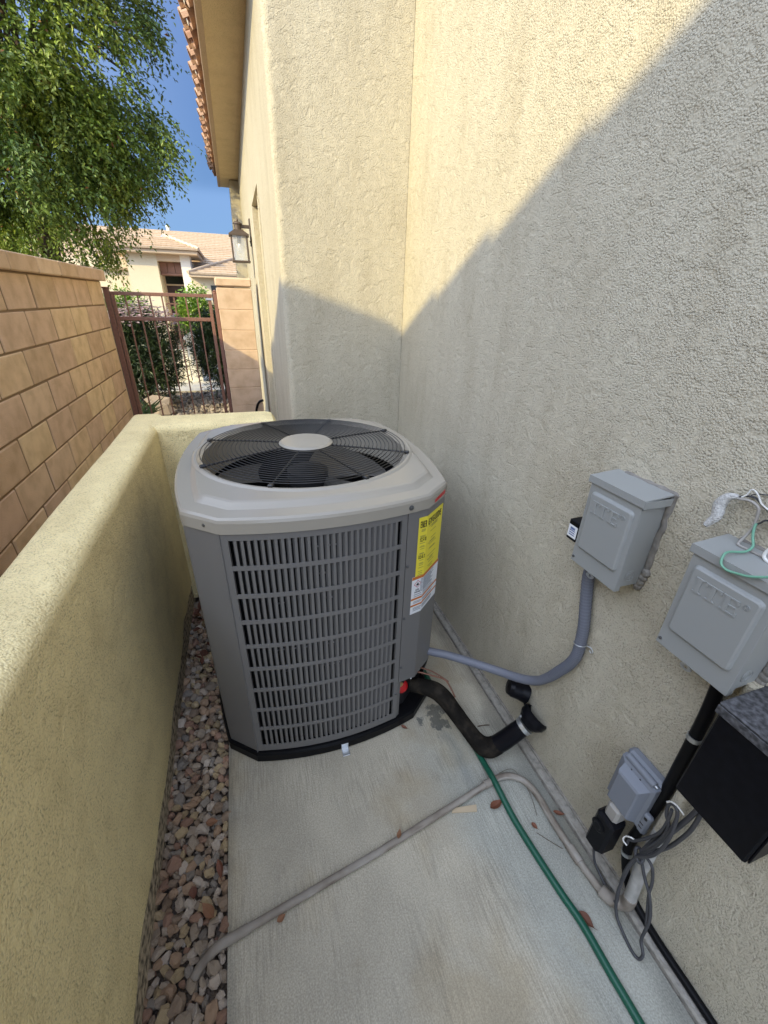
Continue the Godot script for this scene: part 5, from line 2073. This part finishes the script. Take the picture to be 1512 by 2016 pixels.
	m.tube([V(0.922, 0.553, -0.345), V(0.919, 0.570, -0.338), V(0.918, 0.579, -0.325), V(0.920, 0.576, -0.312), V(0.926, 0.566, -0.306)], 0.0022, 6, 4)
	put("white_tie", m.done(), MT.tie, q)

	# loose wires above the second box
	var w := thing("taped_wires", "loose wires with a white taped end above the second disconnect box", "wires")
	m = MB.new()
	m.tube([V(0.962, 1.352, -0.514), V(0.958, 1.349, -0.524), V(0.955, 1.342, -0.531), V(0.952, 1.326, -0.536), V(0.951, 1.308, -0.532), V(0.950, 1.296, -0.532), V(0.948, 1.283, -0.538), V(0.946, 1.272, -0.542)], [0.005, 0.008, 0.0105, 0.0125, 0.0115, 0.0105, 0.008, 0.0055], 10, 4)
	put("taped_end", m.done(), MT.tape, w)
	m = MB.new()
	m.tube([V(0.946, 1.273, -0.5415), V(0.9455, 1.2705, -0.5425)], 0.0042, 8)
	put("open_tip", m.done(), MT.ink, w)
	m = MB.new()
	m.tube([V(0.960, 1.345, -0.524), V(0.966, 1.349, -0.508), V(0.968, 1.351, -0.494), V(0.970, 1.347, -0.482), V(0.970, 1.338, -0.474), V(0.970, 1.308, -0.470), V(0.968, 1.290, -0.471), V(0.962, 1.272, -0.474), V(0.955, 1.261, -0.473), V(0.955, 1.260, -0.456), V(0.955, 1.260, -0.436), V(0.958, 1.2595, -0.40), V(0.958, 1.2595, -0.36)], 0.0030, 8, 5)
	put("grey_wire", m.done(), MT.wire_grey, w)
	m = MB.new()
	m.tube([V(0.970, 1.312, -0.468), V(0.965, 1.297, -0.464), V(0.962, 1.284, -0.458), V(0.955, 1.270, -0.448), V(0.935, 1.262, -0.447), V(0.905, 1.262, -0.455), V(0.884, 1.262, -0.452), V(0.874, 1.247, -0.446), V(0.872, 1.240, -0.432), V(0.872, 1.244, -0.412), V(0.872, 1.252, -0.39), V(0.88, 1.27, -0.36)], 0.0026, 8, 5)
	put("green_wire", m.done(), MT.wire_green, w)
	m = MB.new()
	m.tube([V(0.972, 1.346, -0.524), V(0.976, 1.355, -0.508), V(0.976, 1.358, -0.493), V(0.976, 1.352, -0.480), V(0.976, 1.345, -0.467), V(0.978, 1.342, -0.44)], 0.0022, 8, 5)
	m.tube([V(0.977, 1.360, -0.502), V(0.979, 1.367, -0.490), V(0.979, 1.376, -0.46)], 0.0012, 6, 4)
	m.tube([V(0.972, 1.308, -0.471), V(0.974, 1.314, -0.464), V(0.974, 1.323, -0.458), V(0.974, 1.332, -0.44)], 0.0020, 6, 4)
	put("dark_wire", m.done(), MT.cord, w)
	m = MB.new()
	m.tube([V(0.970, 1.351, -0.513), V(0.972, 1.359, -0.507), V(0.973, 1.371, -0.504), V(0.974, 1.372, -0.498), V(0.974, 1.365, -0.488), V(0.974, 1.352, -0.477), V(0.974, 1.345, -0.460)], 0.0018, 6, 4)
	put("white_wire", m.done(), MT.wire_white, w)
	m = MB.new()
	m.tube([V(0.955, 1.300, -0.40), V(0.952, 1.287, -0.416), V(0.950, 1.275, -0.421), V(0.948, 1.265, -0.420), V(0.946, 1.259, -0.408), V(0.95, 1.259, -0.38)], 0.0034, 8, 5)
	put("white_wire", m.done(), MT.wire_white, w)
	m = MB.new()
	m.tube([V(WX + 0.01, 1.335, -0.425), V(0.958, 1.335, -0.428)], 0.018, 14)
	tag(put("pipe_stub", m.done(), MT.copper), "rusty brown pipe stub poking from the wall above the second box", "pipe")


# ---------------------------------------------------------------- leaves, lantern and other small things
func dry_leaf(l: float, w: float, curl: float) -> ArrayMesh:
	var m := MB.new()
	var n := 6
	for i in n:
		var row := []
		for k in [i, i + 1]:
			var f := float(k) / n
			var hw := w / 2 * sin(PI * pow(f, 0.8)) + 0.0004
			var z := (f - 0.5) * l
			var y := curl * 0.25 * pow(2.0 * f - 1.0, 2) * l
			row.append([V(-hw, y + curl * hw * 1.1, z), V(0, y, z), V(hw, y + curl * hw * 0.8, z)])
		for s in 2:
			m.fq(row[0][s], row[0][s + 1], row[1][s + 1], row[1][s], Vector3.UP)
	m.tube([V(0, curl * 0.25 * l, l * 0.5), V(0.003, curl * 0.3 * l, l * 0.68)], 0.0008, 4)
	return m.done()


func build_small() -> void:
	var ms := [dry_leaf(0.055, 0.026, 0.5), dry_leaf(0.048, 0.03, 0.35), dry_leaf(0.06, 0.022, 0.7)]
	var list := [
		[V(0.722, 0.006, -0.697), 0.9, 1.15, 0, "curled brown leaf touching the left side of the hose, near the pipe bend"],
		[V(0.820, 0.004, -0.595), 0.2, 0.55, 1, "tiny rust-red leaf alone on the slab right of the hose"],
		[V(0.932, 0.006, -0.602), 0.5, 0.7, 2, "narrow brown leaf in the joint along the footing"],
		[V(0.812, 0.007, -0.326), 0.15, 1.05, 1, "broad brown leaf touching the right side of the hose"],
		[V(0.333, 0.027, -0.708), 1.3, 0.6, 0, "small rust leaf on top of the drain pipe"],
		[V(-0.085, 0.005, -0.615), 1.0, 0.6, 1, "small rust leaf just below the drain pipe near the gravel"],
		[V(0.500, 0.006, -1.100), 0.4, 0.6, 0, "rust leaf poking from under the condenser base"],
		[V(0.665, 0.055, -1.215), 0.3, 1.2, 2, "upright brown leaf caught beside the condenser valves"],
		[V(-0.297, 0.004, -0.955), 0.7, 0.9, 1, "flat rust-brown leaf on the gravel, farthest of those by the slab"],
		[V(-0.345, 0.003, -0.760), 0.1, 0.8, 1, "rust-brown leaf between stones left of the drain pipe's line"],
		[V(-0.297, 0.003, -0.700), 1.9, 1.1, 0, "large dark brown leaf on the gravel by the drain pipe's end"],
		[V(-0.262, 0.002, -0.80), 0.1, 1.0, 2, "rust leaf standing against the slab's edge in the gravel"],
	]
	var spec := [1.0, 1.0]
	for i in list.size():
		var a = list[i]
		var o := put("dried_leaf", ms[a[3]], MT.dry[(i * 2 + a[3]) % 3])
		o.transform = Transform3D(Basis.from_euler(V(1.1 if a[4].begins_with("upright") else rng.randf_range(-0.1, 0.1), a[1] * 2.0, 0.5 if a[4].contains("standing") else rng.randf_range(-0.12, 0.12))).scaled_local(Vector3.ONE * a[2]), a[0])
		tag(o, a[4], "leaf", "dried leaves on the slab and gravel")
	# heap of dried leaves in the far end of the gravel strip
	for i in 28:
		var o := put("dried_leaf", ms[rng.randi() % 3], MT.dry[rng.randi() % 3])
		o.transform = Transform3D(Basis.from_euler(V(rng.randf_range(-0.7, 0.7), rng.randf() * TAU, rng.randf_range(-0.7, 0.7))).scaled_local(Vector3.ONE * rng.randf_range(0.7, 1.2)), V(rng.randf_range(-0.43, -0.26), rng.randf_range(0.005, 0.035), rng.randf_range(-2.28, -1.72)))
		tag(o, "orange-brown dried leaf in the heap at the far end of the gravel", "leaf", "leaf heap behind the condenser")
	var m := MB.new()
	m.prism([Vector2(-0.05, -0.008), Vector2(0.045, -0.013), Vector2(0.05, 0.010), Vector2(-0.045, 0.006)], 0.006, Transform3D(Basis(Vector3(0.98, 0, 0.2), Vector3(0.2, 0, -0.98), Vector3(0, 1, 0)), V(0.60, 0.001, -0.722)))
	tag(put("wood_chip", m.done(), MT.chip), "pale split of wood on the slab under the drain pipe", "wood chip")
	m = MB.new()
	m.tube([V(0.815, 0.002, -0.575), V(0.845, 0.004, -0.535), V(0.872, 0.003, -0.505)], 0.0011, 5, 4)
	tag(put("twig", m.done(), MT.bark), "thin twig on the slab between hose and footing pipe", "twig")
	m = MB.new()
	m.tube([V(0.82, 0.003, -1.01), V(0.85, 0.006, -1.005), V(0.875, 0.003, -1.0)], 0.0022, 5, 4)
	tag(put("twig", m.done(), MT.bark), "short dark twig on the slab beside the insulated pipe", "twig")
	m = MB.new()
	m.tube([V(0.80, 0.003, -0.80), V(0.86, 0.012, -0.79), V(0.872, 0.006, -0.70), V(0.85, 0.003, -0.62)], 0.0008, 5, 6)
	tag(put("stem", m.done(), MT.bark), "hair-thin curved stem on the slab by the pipe bend", "stem")

	# lantern on the house wall
	var l := thing("wall_lantern", "bronze box lantern with clear glass on the house wall", "lantern", V(0.138, 2.03, -5.4))
	m = MB.new()
	m.box(V(0.114, 0.19, -0.05), V(0.127, 0.39, 0.05), 0.004)
	put("back_plate", m.done(), MT.bronze, l)
	m = MB.new()
	m.box(V(0.0, 0.305, -0.012), V(0.116, 0.335, 0.012), 0.004)
	m.tube([V(0.11, 0.20, 0.0), V(0.118, 0.165, 0.0), V(0.11, 0.15, 0.0)], 0.008, 6, 3)
	put("arm", m.done(), MT.bronze, l)
	m = MB.new()
	m.lathe([Vector2(0.035, 0.285), Vector2(0.035, 0.335), Vector2(0.048, 0.338), Vector2(0.04, 0.352), Vector2(0.012, 0.362), Vector2(0.012, 0.372), Vector2(0.006, 0.385), Vector2(0, 0.388)], Transform3D(), 16)
	put("finial", m.done(), MT.bronze, l)
	m = MB.new()
	var A := [V(-0.10, 0.245, -0.10), V(0.10, 0.245, -0.10), V(0.10, 0.245, 0.10), V(-0.10, 0.245, 0.10)]
	for k in 4:
		var a: Vector3 = A[k]
		var b: Vector3 = A[(k + 1) % 4]
		var mid := (a + b) / 2
		m.fq(a, b, V(b.x * 0.4, 0.288, b.z * 0.4), V(a.x * 0.4, 0.288, a.z * 0.4), V(mid.x, 0.1, mid.z))
		m.fq(a, b, b - V(0, 0.014, 0), a - V(0, 0.014, 0), V(mid.x, 0, mid.z))
	m.fq(A[0] - V(0, 0.014, 0), A[1] - V(0, 0.014, 0), A[2] - V(0, 0.014, 0), A[3] - V(0, 0.014, 0), Vector3.DOWN)
	put("roof", m.done(), MT.bronze, l)
	for sx in [-1, 1]:
		for sz in [-1, 1]:
			m = MB.new()
			m.box(V(sx * 0.077 - 0.008, 0.01, sz * 0.077 - 0.008), V(sx * 0.077 + 0.008, 0.2309, sz * 0.077 + 0.008), 0.002)
			piece("frame_post", m.done(), MT.bronze, l)
	m = MB.new()
	m.box(V(-0.092, -0.005, -0.092), V(0.092, 0.01, 0.092), 0.004)
	put("base", m.done(), MT.bronze, l)
	for k in 4:
		m = MB.new()
		m.box(V(-0.069, 0.011, -0.002), V(0.069, 0.230, 0.002))
		piece("glass_pane", m.done(), MT.glass, l, Transform3D(Basis(Vector3.UP, PI / 2 * k), Basis(Vector3.UP, PI / 2 * k) * V(0, 0, 0.076)))
	m = MB.new()
	m.lathe([Vector2(0.02, 0.23), Vector2(0.02, 0.17), Vector2(0, 0.168)], Transform3D(), 12)
	put("socket", m.done(), MT.bronze, l)
	m = MB.new()
	m.lathe([Vector2(0.0, 0.075), Vector2(0.02, 0.08), Vector2(0.032, 0.1), Vector2(0.03, 0.12), Vector2(0.018, 0.15), Vector2(0.014, 0.168)], Transform3D(), 14)
	put("bulb", m.done(), MT.bulb, l)
